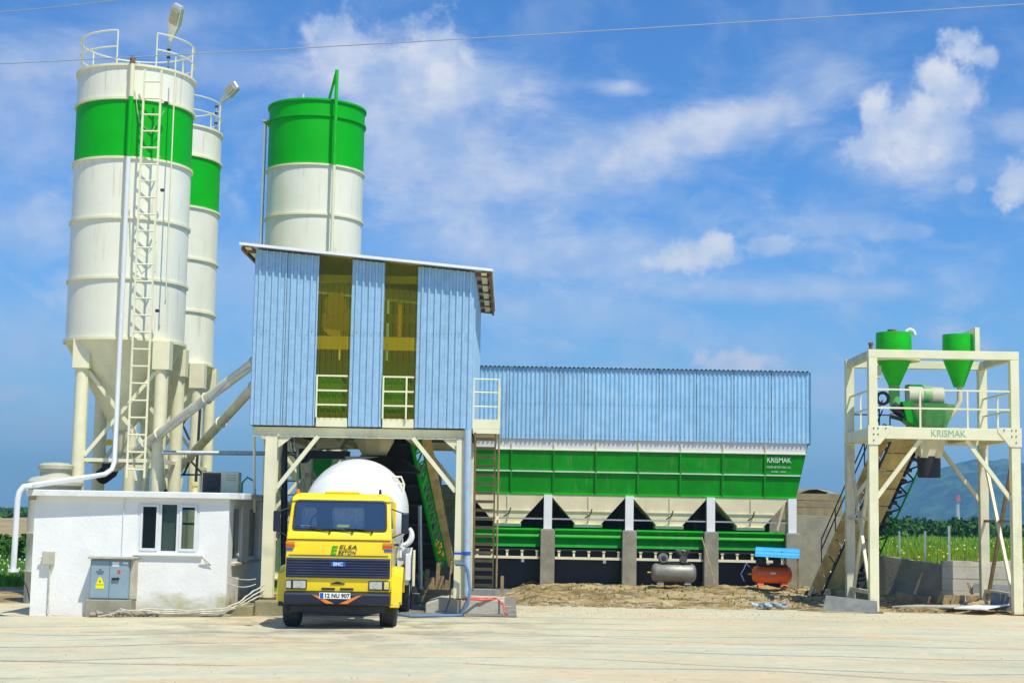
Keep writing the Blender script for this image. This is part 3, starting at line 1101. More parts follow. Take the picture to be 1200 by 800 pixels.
# street lamps on the silo tops
def lamp(base, z0, tip, label):
    t = thing('lamp_post', label, 'lamp', (base[0], base[1], z0), 'lamps on the silo tops')
    MB().tube([(base[0], base[1], z0), (base[0], base[1], z0 + 1.0), tuple(V((base[0], base[1], z0 + 1.0)).lerp(V(tip), .4))], .028, 8).build('pole', GALV, t, True)
    for k in (.45, .75, .95):
        MB().cyl((base[0], base[1], z0 + k), (base[0], base[1], z0 + k + .05), .05, n=8).build('clamp', DARKST, t)
    a, b_ = V((base[0], base[1], z0 + 1.0)).lerp(V(tip), .2), V(tip)
    d = (b_ - a).normalized()
    # tapered head: slim neck to a broad lamp
    side = d.cross(Vector((0, -1, .3))).normalized()
    nn = side.cross(d)
    prof = [(0, .05, .04), (.35, .12, .07), (.5, .16, .09), (1.0, .15, .08), (1.06, .11, .05)]
    mb = MB()
    vs, fs = [], []
    for (k, w_, h_) in prof:
        p = a + (b_ - a) * k
        for i, j in ((-1, -1), (1, -1), (1, 1), (-1, 1)):
            vs.append(p + side * w_ * i + nn * h_ * j)
    for k in range(len(prof) - 1):
        for i in range(4):
            fs.append((k * 4 + i, k * 4 + (i + 1) % 4, k * 4 + 4 + (i + 1) % 4, k * 4 + 4 + i))
    fs += [(3, 2, 1, 0), tuple(len(vs) - 4 + i for i in range(4))]
    mb.add(vs, fs)
    hd = mb.build('lamp_head', GLOW, t, bevel=.015)
    c_ = a + (b_ - a) * .72
    sgn = 1 if nn.y < 0 else -1
    mb = MB()
    q = [c_ + side * .11 * i + (b_ - a) * .2 * j + nn * sgn * .092 for i, j in ((-1, -1), (1, -1), (1, 1), (-1, 1))]
    mb.prism(q, nn * sgn * .03)
    mb.build('lens', LENS, hd, bevel=.008)


xl, _, zl = at(197, 78, 40.3)
lamp((xl, 40.3), 12.98, at(209, 8, 39.5), 'street lamp tilted skyward on top of the nearest silo')
xl, _, zl = at(253, 143, 46.3)
lamp((xl, 46.3), 13.05, at(277, 100, 45.9), 'street lamp leaning right on top of the second silo')

# screw conveyors from the silos to the tower
def screw(A, B, label):
    A, B = V(A), V(B)
    t = thing('screw_conveyor', label, 'screw conveyor', tuple(A), 'screw conveyors feeding the tower')
    d = (B - A).normalized()
    MB().cyl(A, B, .118, n=18).build('tube', CREAMD, t, True)
    for k in (.02, .33, .66, .97):
        p = A.lerp(B, k)
        MB().cyl(p, p + d * .03, .15, n=18).build('tube_flange', CREAM, t, True)
    MB().tube([A.lerp(B, k / 10) + Vector((.02, -.15, -.04 + .05 * math.sin(k * 1.7))) for k in range(11)], .022, 6).build('power_cable', PIPEB, t, True)
    p = A - d * .1
    mt = MB().cyl(p - d * .55, p, .17, n=14)
    for k in range(7):
        mt.cyl(p - d * (.1 + .065 * k), p - d * (.12 + .065 * k), .2, n=14)
    mt.box(tuple(p - d * .25 + Vector((0, -.1, .16))), (.2, .16, .14))
    mt.build('gear_motor', DARKB, t, True)
    MB().cyl(A + d * .35 + Vector((0, 0, .1)), A + d * .35 + Vector((0, 0, .75)), .12, .2, 14).build('inlet', BEIGE, t, True)
    MB().beam(A + d * 1.2 + Vector((.25, 0, -.1)), A + d * 1.2 + Vector((-.1, .1, -2.6)), .06, .06).beam(A + d * 1.2 + Vector((-.2, 0, -.1)), A + d * 1.2 + Vector((.3, .1, -2.6)), .06, .06).build('support', CREAM, t)
    return t


screw((-9.95, 40.1, 3.10), at(303, 421, 36.0), 'upper beige screw conveyor tube rising from the nearest silo into the tower')
screw((-9.9, 45.6, 2.75), at(301, 449, 37.5), 'lower beige screw conveyor tube rising from the second silo into the tower')
# support frame of dark angles behind
t = thing('pipe_support_frame', 'dark thin steel cross braced frame standing behind the silo legs', 'support frame', (-8.2, 43.2, 0))
for (a, b_) in (((205, 590), (208, 425)), ((228, 590), (235, 470)), ((206, 480), (222, 515)), ((222, 480), (206, 515)), ((206, 556), (235, 556)), ((206, 520), (238, 556)), ((232, 520), (215, 556))):
    MB().beam(at(*a, 43.2), at(*b_, 43.2), .07, .05).build('bar', DARKST, t)
A = V(at(190, 530, 38.6))
tag(MB().tube([A, at(310, 531, 38.9), at(392, 532, 39.2)], .055, 10).build('water_pipe', GALV, smooth=True), 'long horizontal steel pipe running from the silos in under the tower', 'pipe')
tag(MB().tube([at(298, 505, 34.6), at(298, 600, 34.6)], .03, 8).build('drain_pipe', CREAM, smooth=True), 'thin vertical cream pipe hanging below the left tower corner', 'pipe')
tag(MB().tube([at(283, 585, 35.6), at(284, 565, 35.6), at(290, 559, 35.6), at(297, 563, 35.6), at(299, 575, 35.6), at(299, 592, 35.6)], .022, 7).build('curved_hose', mat('green_hose', (.02, .22, .14), .5), smooth=True),
    'thin dark green hose looping beside the air conditioner', 'hose')

# ================================================================== BATCHING TOWER
TX0, TX1, TY0, TY1 = -5.48, -.82, 33.4, 39.6
tw = thing('batching_tower', 'blue corrugated batching tower on cream steel legs with two translucent strips', 'tower', (-3.1, 36.5, 0))


def ztop(x):
    return 7.60 + (x - TX0) * (7.19 - 7.60) / (TX1 - TX0)


def wallsheet(x0, x1, z0, m, name, ph=0.0, dep=.045, period=.14):
    x1 -= .004
    h0, h1 = ztop(x0) - z0, ztop(x1) - z0
    return MB().corr((x0, TY0, z0), (1, 0, 0), x1 - x0, (0, 0, 1), h0, h1, dep, period, (0, -1, 0), ph).build(name, m, tw, solid=.004)


for (a, b_) in ((TX0, -4.80), (-4.80, -4.12), (-3.42, -2.72), (-2.02, -1.42), (-1.42, TX1)):
    wallsheet(a, b_, 3.87, BLUESH, 'wall_sheet')
for (a, b_) in ((-4.12, -3.42), (-2.72, -2.02)):
    wallsheet(a, b_, 4.05, FRP, 'translucent_sheet', dep=.022, period=.12)
    MB().ab((a + .02, TY0 + .0, 3.86), (b_ - .02, TY0 + .05, 4.05)).build('sill_plate', CREAM, tw, bevel=.005)
    # railing seen in front of the strip
    for z in (4.32, 4.62, 4.93):
        MB().ab((a + .03, TY0 - .07, z - .018), (b_ - .03, TY0 - .04, z + .018)).build('rail', CREAM, tw)
    MB().ab((a + .01, TY0 - .075, 4.05), (a + .045, TY0 - .035, 4.95)).build('rail_post', CREAM, tw)
MB().ab((-2.22, TY0 - .075, 4.05), (-2.185, TY0 - .035, 4.95)).build('rail_post', CREAM, tw)
# screws along the horizontal rail line of the cladding
mb = MB()
for k in range(58):
    x = TX0 + .04 + k * .08
    mb.box((x, TY0 - .034, 5.86), (.014, .012, .014))
mb.build('screw_row', DARKST, tw, kind='stuff')
# side and back walls
for x, n_ in ((TX0, (-1, 0, 0)), (TX1, (1, 0, 0))):
    y = TY0 + .01
    while y < TY1 - .1:
        MB().corr((x, y, 3.87), (0, 1, 0), min(1.02, TY1 - y), (0, 0, 1), ztop(x) - 3.87, None, .03, .155, n_).build('wall_sheet', BLUESH, tw, solid=.004)
        y += 1.03
for x in (TX0, -4.3, -3.1, -1.95):
    MB().corr((x, TY1, 3.87), (1, 0, 0), 1.14, (0, 0, 1), ztop(x) - 3.87, ztop(x + 1.14) - 3.87, .03, .155, (0, 1, 0)).build('wall_sheet', BLUESH, tw, solid=.004)
# roof, sloping down to the right, with rafters showing in the overhangs
RX0, RX1, RY0, RY1 = -5.80, -.43, 33.15, 39.9


def zr(x):
    return 7.645 + (x - TX0) * (7.19 - 7.60) / (TX1 - TX0)


y = RY0
while y < RY1 - .05:
    y2 = min(RY1, y + .98)
    mb = MB().corr((RX0, y, zr(RX0)), (0, 1, 0), y2 - y - .004, (RX1 - RX0, 0, zr(RX1) - zr(RX0)), 1.0, None, .03, .16, (0, 0, 1))
    mb.build('roof_sheet', ROOFM, tw, solid=.004)
    y += .98
MB().prism([(RX0, RY0 - .01, zr(RX0) - .02), (RX1, RY0 - .01, zr(RX1) - .02), (RX1, RY0 - .01, zr(RX1) + .035), (RX0, RY0 - .01, zr(RX0) + .035)], (0, -.012, 0)).build('fascia', WHITE, tw)
for y in (33.5, 34.7, 35.9, 37.1, 38.3, 39.5):
    for (a, b_) in ((RX0 + .03, TX0 - .03), (TX1 + .03, RX1 - .03)):
        MB().beam((a, y, zr(a) - .07), (b_, y, zr(b_) - .07), .07, .09).build('rafter', RUST, tw)
for x in (RX0 + .05, RX1 - .06):
    MB().beam((x, RY0 + .1, zr(x) - .075), (x, RY1 - .1, zr(x) - .075), .05, .09).build('purlin', RUST, tw)
    MB().beam((x + (.12 if x < -3 else -.13), RY0 + .1, zr(x) - .06), (x + (.12 if x < -3 else -.13), RY1 - .1, zr(x) - .06), .12, .03).build('soffit_board', CREAM, tw)
# floor frame
for y in (TY0 + .14, TY1 - .14):
    MB().ibeam((TX0 + .05, y, 3.74), (TX1 - .05, y, 3.74), .14, .20).build('floor_beam', CREAM, tw)
for x in (-5.02, -3.9, -2.2, -.99):
    MB().ibeam((x, TY0 + .22, 3.75), (x, TY1 - .22, 3.75), .12, .18).build('floor_beam', CREAMD, tw)
MB().ab((TX0 + .05, TY0 + .06, 3.845), (-3.95, TY1 - .05, 3.865)).build('floor_plate', DARKST, tw)
MB().ab((-2.45, TY0 + .06, 3.845), (TX1 - .05, TY1 - .05, 3.865)).build('floor_plate', DARKST, tw)
MB().ab((-3.95, TY0 + .06, 3.845), (-2.45, 34.5, 3.865)).build('floor_plate', DARKST, tw)
# columns
for (x, y, z0) in ((-5.02, TY0 + .15, .26), (-1.0, TY0 + .15, .31), (-5.02, TY1 - .15, -.05), (-1.0, TY1 - .15, -.05)):
    c = MB().ibeam((x, y, z0), (x, y, 3.63), .25, .25, (0, 1, 0), .018).build('column', CREAM, tw)
    MB().ab((x - .125, y - .118, z0), (x + .125, y - .126, 3.63)).build('column_face', CREAM, c)
    MB().box((x, y, z0 + .015), (.4, .36, .03)).build('base_plate', RUST, c)
    s_ = 1 if x < -3 else -1
    MB().prism([(x + s_ * .13, y - .05, 3.63), (x + s_ * .42, y - .05, 3.63), (x + s_ * .13, y - .05, 3.40)], (0, .012, 0)).build('gusset', CREAM, c)
for y in (TY0 + .1, TY1 - .15):
    MB().beam((-4.90, y, 2.55), (-4.05, y, 3.66), .085, .085).build('knee_brace', CREAM, tw)
    MB().beam((-1.13, y, 2.55), (-2.05, y, 3.66), .085, .085).build('knee_brace', CREAM, tw)
for x in (-5.02, -1.0):
    MB().beam((x, TY0 + .3, 2.4), (x, TY0 + 1.6, 3.66), .08, .08).build('knee_brace', CREAM, tw)
    MB().beam((x, TY1 - .3, 2.4), (x, TY1 - 1.6, 3.66), .08, .08).build('knee_brace', CREAM, tw)
MB().beam((-5.02, TY0 + .3, 1.2), (-5.02, TY1 - .3, 3.0), .07, .07).build('brace', CREAMD, tw)
MB().beam((-5.02, TY0 + .3, 3.0), (-5.02, TY1 - .3, 1.2), .07, .07).build('brace', CREAMD, tw)
MB().beam((-4.9, TY1 - .15, .9), (-3.9, TY1 - .15, 3.1), .07, .07).build('brace', CREAMD, tw)
MB().beam((-3.9, TY1 - .15, .9), (-4.9, TY1 - .15, 3.1), .07, .07).build('brace', CREAMD, tw)
# side platform with railing, ladder stair below
MB().ab((-.80, 33.55, 3.80), (-.24, 36.2, 3.86)).build('platform_plate', CREAMD, tw)
MB().ab((-.80, 33.50, 3.88), (-.24, 33.53, 4.08)).build('toe_board', CREAM, tw)
MB().ab((-.79, 33.50, 3.78), (-.24, 33.57, 3.875)).build('platform_beam', CREAM, tw)
MB().ab((-.27, 33.54, 3.88), (-.24, 36.2, 4.06)).build('toe_board', CREAM, tw)
for z in (4.35, 4.65, 4.93):
    MB().tube([(-.80, 33.52, z), (-.255, 33.52, z), (-.255, 36.2, z)], .018, 6).build('rail', CREAM, tw)
for (x, y) in ((-.79, 33.52), (-.255, 33.52), (-.255, 34.4), (-.255, 35.3), (-.255, 36.2)):
    MB().ab((x - .018, y - .018, 3.88), (x + .018, y + .018, 4.95)).build('rail_post', CREAM, tw)
# inside, blurred behind the strips
for (z, y, h) in ((7.02, 33.50, .08), (5.65, 33.50, .14), (6.5, 36, .10)):
    MB().ab((TX0 + .1, y, z - h), (TX1 - .1, y + .12, z + h)).build('inner_beam', CREAM, tw)
MB().ab((-2.44, 33.55, 5.8), (-2.36, 33.62, 6.6)).build('inner_post', YELD, tw)
mixer = thing('concrete_mixer', 'yellow and green mixer machine dimly seen inside the tower behind the strips', 'mixer', (-3.4, 36, 3.87))
MB().cyl((-3.74, 33.85, 6.15), (-3.74, 35.4, 6.15), .36, .36, 20).cyl((-3.80, 33.72, 6.5), (-3.80, 35.2, 6.5), .24, .24, 16).build('cement_weigher', YEL, mixer, True)
MB().ab((-4.6, 33.7, 4.12), (-1.6, 36.5, 4.92)).build('mixer_tub', GREENL, mixer, bevel=.08)
MB().ab((-4.3, 34.6, 4.95), (-1.9, 36.2, 5.4)).build('mixer_cover', GREENL, mixer, bevel=.08)
# discharge below the floor
mc = thing('discharge_hopper', 'cream discharge funnel with black rubber skirt above the mixer drum', 'hopper', (-3.15, 36.3, 3.3))
MB().lathe((-3.10, 36.3, 0), [(.50, 3.84), (.46, 3.70), (.30, 3.40), (.28, 3.36)], 8, PI / 8, PI / 8 + 2 * PI).build('funnel', FUNN, mc)
MB().lathe((-3.10, 36.3, 0), [(.32, 3.38), (.34, 3.33), (.34, 3.30)], 24).build('rim', GALV, mc, True)
MB().lathe((-2.95, 36.3, 0), [(.42, 3.37), (.70, 3.22), (.95, 3.0), (.93, 2.98), (.68, 3.19)], 24).build('rubber_skirt', BLACK, mc, True)
w_ = thing('weigh_machinery', 'dark beam and tan drive boxes hanging under the tower floor on the left', 'machinery', (-4.0, 36.2, 3.4))
MB().ab((-4.55, 36.1, 3.28), (-3.65, 36.4, 3.46)).build('beam', DARKB, w_, bevel=.01)
MB().prism([(-4.5, 35.9, 3.82), (-3.7, 35.9, 3.82), (-3.85, 35.9, 3.52), (-4.35, 35.9, 3.50)], (0, .8, 0)).build('chute', BEIGE, w_)
MB().cyl((-4.75, 36.3, 3.35), (-4.75, 36.7, 3.35), .17, n=14).build('motor', DARKB, w_, True)
MB().cyl((-4.55, 37.3, 2.2), (-4.2, 37.3, 2.2), .16, n=14).build('motor', DARKB, w_, True)
for k in range(4):
    MB().tube([(-5.0 + .06 * k, 35.2, 3.8), (-4.95 + .07 * k, 35.3, 3.4), (-4.75 + .05 * k, 35.4, 3.25), (-4.5 + .04 * k, 35.5, 3.55 + .03 * k), (-4.3, 35.5, 3.8)], .016, 6).build('cable', PIPEB if k % 2 else DARKB, w_)
tag(MB().tube([at(333, 512, 35), at(333, 700, 35)], .075, 10).build('riser_duct', DARKB, smooth=True), 'dark vertical duct just left of the truck under the tower', 'duct')
t = thing('cat_ladder', 'thin grey service ladder beside the dark duct left of the truck', 'ladder', at(341, 690, 35.3))
ladder(t, at(342, 700, 35.3), at(342, 520, 35.3), .26, .3, GALV, .012, (0, 1, 0), 1, .05, 'rails')
t = thing('feed_hopper', 'green steel hopper side seen behind the truck at the left of the drum', 'hopper', at(367, 560, 41.5))
a, b_ = at(348, 532, 41.5), at(388, 562, 41.5)
MB().ab((a[0], 41.5, b_[2]), (b_[0], 42.6, a[2])).build('side_panel', GREEN, t, bevel=.02)
MB().cyl((a[0], 41.4, a[2] + .02), (b_[0], 41.4, a[2] + .02), .06, n=10).build('top_pipe', CREAM, t, True)
for x in (a[0] + .15, b_[0] - .1):
    MB().ab((x - .06, 41.8, -.2), (x + .06, 41.92, b_[2])).build('leg', CREAMD, t)
MB().ab((a[0] - .3, 41.45, b_[2] - .05), (b_[0] + .1, 41.5, b_[2] + .0)).build('rail', CREAM, t)

# tower downspout and stair ladder
x = at(548, 600, 33.35)[0]
t = thing('downspout', 'pale blue rain downspout beside the right tower column', 'downspout', (x, 33.35, .31))
MB().tube([(x - .03, 33.36, 3.86), (x + .02, 33.36, .4)], .075, 12).build('pipe', PIPEB, t, True)
MB().tube([(x + .12, 33.5, 3.8), (x + .14, 33.5, .5)], .022, 6).build('conduit', RUST, t, True)
MB().cyl((x, 33.36, 1.24), (x, 33.36, 1.31), .085, n=12).box((x - .14, 33.33, 1.27), (.26, .03, .05)).build('clip', BLUEM, t)
t = thing('ladder_stair', 'steep brown steel ladder stair climbing to the platform right of the tower', 'stair', (-.5, 36, .2))
A0, A1 = V(-.56, 36.75, .22), V(-.53, 34.0, 3.80)
for s_ in (-1, 1):
    MB().beam(A0 + Vector((s_ * .22, 0, 0)), A1 + Vector((s_ * .21, 0, 0)), .035, .12).build('stringer', BROWN, t)
tr = None
for k in range(19):
    p = A0.lerp(A1, (k + .5) / 19)
    if tr is None:
        tr = MB().box(p, (.40, .17, .022)).box(p + Vector((0, -.085, -.02)), (.40, .014, .065)).build('tread', BROWN, t)
        p0 = p
    else:
        piece(tr, 'tread', p - p0, t)
MB().tube([(-.24, 34.05, 3.8), (-.24, 34.1, .55)], .022, 6).build('handrail', BROWN, t, True)
MB().box((-.245, 34.08, 2.02), (.06, .05, .09)).build('switch', CREAM, t)

# concrete footings
tag(MB().prism([(-1.73, 33.95, -.05), (-.06, 33.95, -.05), (-.06, 33.95, .30), (-1.45, 33.95, .30), (-1.73, 33.95, .20)], (0, 1.7, 0)).build('footing_block', CONCL, bevel=.03),
    'pale concrete footing block under the right tower column and hoses', 'concrete block')
tag(MB().ab((-5.18, 32.9, -.1), (-4.45, 35.2, .25)).build('footing_block', MOSS, bevel=.03), 'mossy concrete footing block under the left tower column', 'concrete block')
tag(MB().ab((-5.72, 32.75, -.1), (-5.19, 34.9, .15)).build('footing_block', MOSS, bevel=.03), 'lower mossy concrete step between the office and the left tower column', 'concrete block')

# belt conveyor up into the tower (green truss, beige belt cover)
def rot_frame(A, B):
    A, B = V(A), V(B)
    d = (B - A).normalized()
    s_ = d.cross(Vector((0, 0, 1))).normalized()
    return A, B, d, s_, s_.cross(d)


t = thing('feed_conveyor', 'green trussed feed conveyor with beige side cover climbing into the tower', 'conveyor', (-1.7, 41.5, 0))
A, B, d, s_, n_ = rot_frame(at(515, 668, 41.0), at(480, 508, 36.6))
gb = MB()
for off in (0, -.95):
    o_ = Vector((off, 0, 0))
    MB().beam(A + o_, B + o_, .06, .09).build('chord', GREENL, t)
    MB().beam(A + o_ + Vector((.20, .12, .14)), B + o_ + Vector((.20, .12, .14)), .05, .05).build('chord', GREENL, t)
    for k in range(14):
        p, q = A.lerp(B, k / 14) + o_, A.lerp(B, (k + 1) / 14) + o_
        up_ = Vector((.20, .12, .14))
        MB().beam(p, q + up_, .035, .035).beam(q + up_, q, .035, .035).build('web_bar', GREENL, t)
for k in range(7):
    p = A.lerp(B, (k + .5) / 7)
    MB().beam(p, p + Vector((-.95, 0, 0)), .06, .06).build('cross_bar', DARKST, t)
MB().prism([A + Vector((-.92, .02, .05)), A + Vector((-.03, .02, .05)), B + Vector((-.03, .02, .05)), B + Vector((-.92, .02, .05))], (0, .02, .02)).build('belt', BLACK, t)
MB().prism([A + Vector((.22, .16, .1)), A + Vector((.38, .28, .1)), B + Vector((.46, .28, .0)), B + Vector((.24, .16, .0))], (0, .03, .04)).build('side_cover', mat('tan_cover_sheet', (.56, .44, .18), .8, var=.2, dirt=(.3, .22, .09), damt=.6), t)
MB().cyl(A + Vector((-1, .1, .1)), A + Vector((.08, .1, .1)), .14, n=14).build('tail_pulley', DARKST, t, True)
tag(MB().box(at(514, 643, 42.2), (.38, .3, .32), .4, .3, .6).cyl(at(517, 650, 42.0), at(524, 638, 42.0), .14, n=12).build('gear_motor', mat('ochre_motor_paint', (.42, .22, .03), .5, var=.3)), 'rusty ochre gear motor beside the foot of the feed conveyor', 'motor')
tag(MB().tube([at(492, 592, 37.5), at(493, 690, 37.5)], .045, 8).build('support_post', GALV, smooth=True), 'slim grey post standing behind the truck ladder', 'post')
# dark sheets added to stand in for the shade behind the truck
t = thing('shade_backdrop', 'dark sheeting added as shade behind the truck below the conveyor', 'sheeting', (-2.4, 42.6, 0))
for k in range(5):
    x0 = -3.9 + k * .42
    MB().ab((x0, 42.55 + .03 * (k % 2), -.1), (x0 + .41, 42.58 + .03 * (k % 2), 3.4)).build('sheet', mat('shade_sheeting', (.035, .04, .05), .7, var=.4, scale=1.5), t)
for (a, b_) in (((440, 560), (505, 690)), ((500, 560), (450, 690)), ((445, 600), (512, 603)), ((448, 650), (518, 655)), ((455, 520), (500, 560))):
    MB().beam(at(*a, 42.4), at(*b_, 42.4), .05, .05).build('brace', GREEN, t)
# timber forms piled at the foot
SLB = ['leftmost short timber stake at the foot of the feed conveyor', 'timber stake leaning left, second from the left at the conveyor foot', 'tall straight timber stake in the middle of the row at the conveyor foot', 'broad timber stake just right of the tall middle one', 'short timber stake tilted right beside the broad one', 'thin tall stake tilted right, last of the row by the tower column']
for i, (px, w0, h0, tl) in enumerate(((500, .10, .75, .03), (506, .13, .55, -.05), (512, .09, .9, .04), (517, .14, .6, .0), (522, .08, .5, .12), (527, .06, .95, .08))):
    x, _, z = at(px, 690, 38.2)
    tag(MB().box((x, 38.2 + .1 * (i % 3), h0 / 2 + .02), (w0, .04, h0), 0, .05, tl).build('timber_stake', WOOD),
        SLB[i], 'timber stake', 'timber stakes behind the footing block')
tag(MB().box((-1.45, 37.6, .16), (1.2, .3, .32)).box((-1.9, 37.3, .1), (.5, .4, .2), .2).build('rubble_heap', EARTHW, bevel=.04), 'low earthy ledge behind the footing block right of the truck', 'ledge')
tag(MB().box((-.58, 35.6, .36), (.62, .05, .16), 0, .2).build('grey_board', WOODG), 'grey board lying at the foot of the ladder stair', 'board')
tag(MB().beam((-.12, 35.3, .0), (-.12, 35.3, .75), .07, .07).build('marker_stake', BROWN), 'short brown stake at the right end of the footing block', 'stake')

# ================================================================== AGGREGATE BINS
ab = thing('aggregate_bin', 'long green and cream aggregate bins under a blue corrugated cover', 'aggregate bins', (3.6, 46.5, 0))
BX0, BX1, BY = -1.2, 8.0, 45.0
CX0, CX1 = -1.10, 8.46
n = 9
for k in range(n):
    a = CX0 + (CX1 - CX0) * k / n
    MB().corr((a, BY - .05, 4.25), (1, 0, 0), (CX1 - CX0) / n - .006, (0, 0, 1), 2.02, None, .035, .125, (0, -1, 0), 0, True).build('cover_sheet', BLUES2, ab, solid=.004)
    MB().corr((a, BY - .14, 6.27), (1, 0, 0), (CX1 - CX0) / n - .006, (0, 4.6, .12), 1.0, None, .04, .125, (0, 0, 1), 0, True).build('roof_sheet', ROOFM, ab, solid=.004)
for k in range(4):
    MB().corr((CX1 + .0, BY - .13 + k * 1.1, 4.21), (0, 1, 0), 1.09, (0, 0, 1), 2.05, None, .045, .205, (1, 0, 0), 0, True).build('cover_sheet', BLUES2, ab, solid=.004)
    MB().corr((CX0 - .0, BY - .13 + k * 1.1, 4.21), (0, 1, 0), 1.09, (0, 0, 1), 2.05, None, .045, .205, (-1, 0, 0), 0, True).build('cover_sheet', BLUES2, ab, solid=.004)
MB().corr((CX0, BY + 4.25, 4.21), (1, 0, 0), CX1 - CX0, (0, 0, 1), 2.05, None, .045, .205, (0, 1, 0), 0, True).build('cover_sheet', BLUES2, ab, solid=.004)
mb = MB()
for z in (4.36, 5.25, 6.12):
    for k in range(76):
        mb.box((CX0 + .05 + k * .125, BY - .09, z), (.016, .012, .016))
mb.build('screw_row', DARKST, ab, kind='stuff')
# white band and green panels, leaning outwards at the top
def fy(z):
    return BY + .22 - (z - 2.72) * .16


nb = 8
for k in range(nb):
    a = BX0 + .05 + (8.38 - BX0) * k / nb
    b_ = BX0 + .05 + (8.38 - BX0) * (k + 1) / nb - .006
    bb = [b_, b_, b_, b_]
    if k == nb - 1:
        bb = [8.12, 8.26, 8.38, 8.42]
    if k == 0:
        pass
    for (z0, z1, nm, mm, i) in ((2.74, 3.34, 'green_panel', GREEN, 0), (3.355, 3.94, 'green_panel', GREEN, 1), (3.955, 4.31, 'white_panel', WHITE, 2)):
        MB().prism([(a, fy(z0), z0), (bb[i], fy(z0), z0), (bb[i + 1], fy(z1), z1), (a, fy(z1), z1)], (0, .02, 0)).build(nm, mm, ab)
    MB().beam((a, fy(2.74) - .03, 2.74), (a, fy(3.94) - .03, 3.94), .045, .05, (1, 0, 0)).build('rib', GREEN, ab)
    MB().beam((a, fy(3.96) - .02, 3.96), (a, fy(4.2) - .02, 4.2), .03, .03, (1, 0, 0)).build('rib', CREAM, ab)
MB().prism([(8.12, fy(2.74), 2.74), (8.42, fy(4.24), 4.24), (8.42, fy(4.24) + 3.8, 4.24), (8.12, fy(2.74) + 3.5, 2.74)], (.02, 0, 0)).build('end_panel', GREEN, ab)
MB().prism([(BX0 + .04, fy(2.74), 2.74), (BX0 - .1, fy(4.24), 4.24), (BX0 - .1, fy(4.24) + 3.8, 4.24), (BX0 + .04, fy(2.74) + 3.5, 2.74)], (.02, 0, 0)).build('end_panel', GREEN, ab)
MB().ab((BX0, fy(3.35) - .05, 3.325), (8.24, fy(3.35) - .002, 3.36)).build('long_rib', LETW, ab)
MB().ab((BX0, fy(2.74) - .04, 2.70), (8.13, fy(2.74) + .02, 2.745)).build('long_rib', GREENL, ab)
MB().ab((BX0, fy(3.95) - .04, 3.935), (8.38, fy(3.95) + .0, 3.965)).build('long_rib', CREAM, ab)
MB().ab((BX0 + .05, BY + 4.0, 2.7), (8.2, BY + 4.05, 4.2)).build('rear_panel', GREEN, ab)
MB().ab((BX0 + .1, BY + .3, 2.60), (8.1, BY + 3.9, 2.68)).build('light_block_deck', DARKST, ab)  # unseen deck added to keep light out of the bays below
# letters on the right panel
text('KRISMAK', 'lettering', LETW, ab, (7.62, fy(3.77) - .012, 3.77), .22, bold=.003, width=.68)
text('HAZIR BETON SAN. A.S.', 'small_lettering', LETW, ab, (7.62, fy(3.57) - .012, 3.57), .09, width=.68)
text('www  com', 'small_lettering', LETW, ab, (7.62, fy(3.45) - .012, 3.45), .08, width=.42)
posts = [BX0 + 2.3 * k for k in range(5)]
for k, x in enumerate(posts):
    p = MB().ab((x - .115, BY + .02, 1.72), (x + .115, BY + .22, 2.69)).build('post', WHITE, ab)
    pr = MB().ab((x - .2, BY - .12, -.05), (x + .2, BY + .32, 1.71)).build('concrete_pier', CONC, ab, bevel=.015)
    MB().ab((x - .2, BY + 3.4, -.05), (x + .2, BY + 3.8, 2.59)).build('concrete_pier', CONCD, ab)
    MB().ab((x - .17, BY - .03, 1.712), (x + .17, BY + .27, 1.735)).build('base_plate', GALV, p)
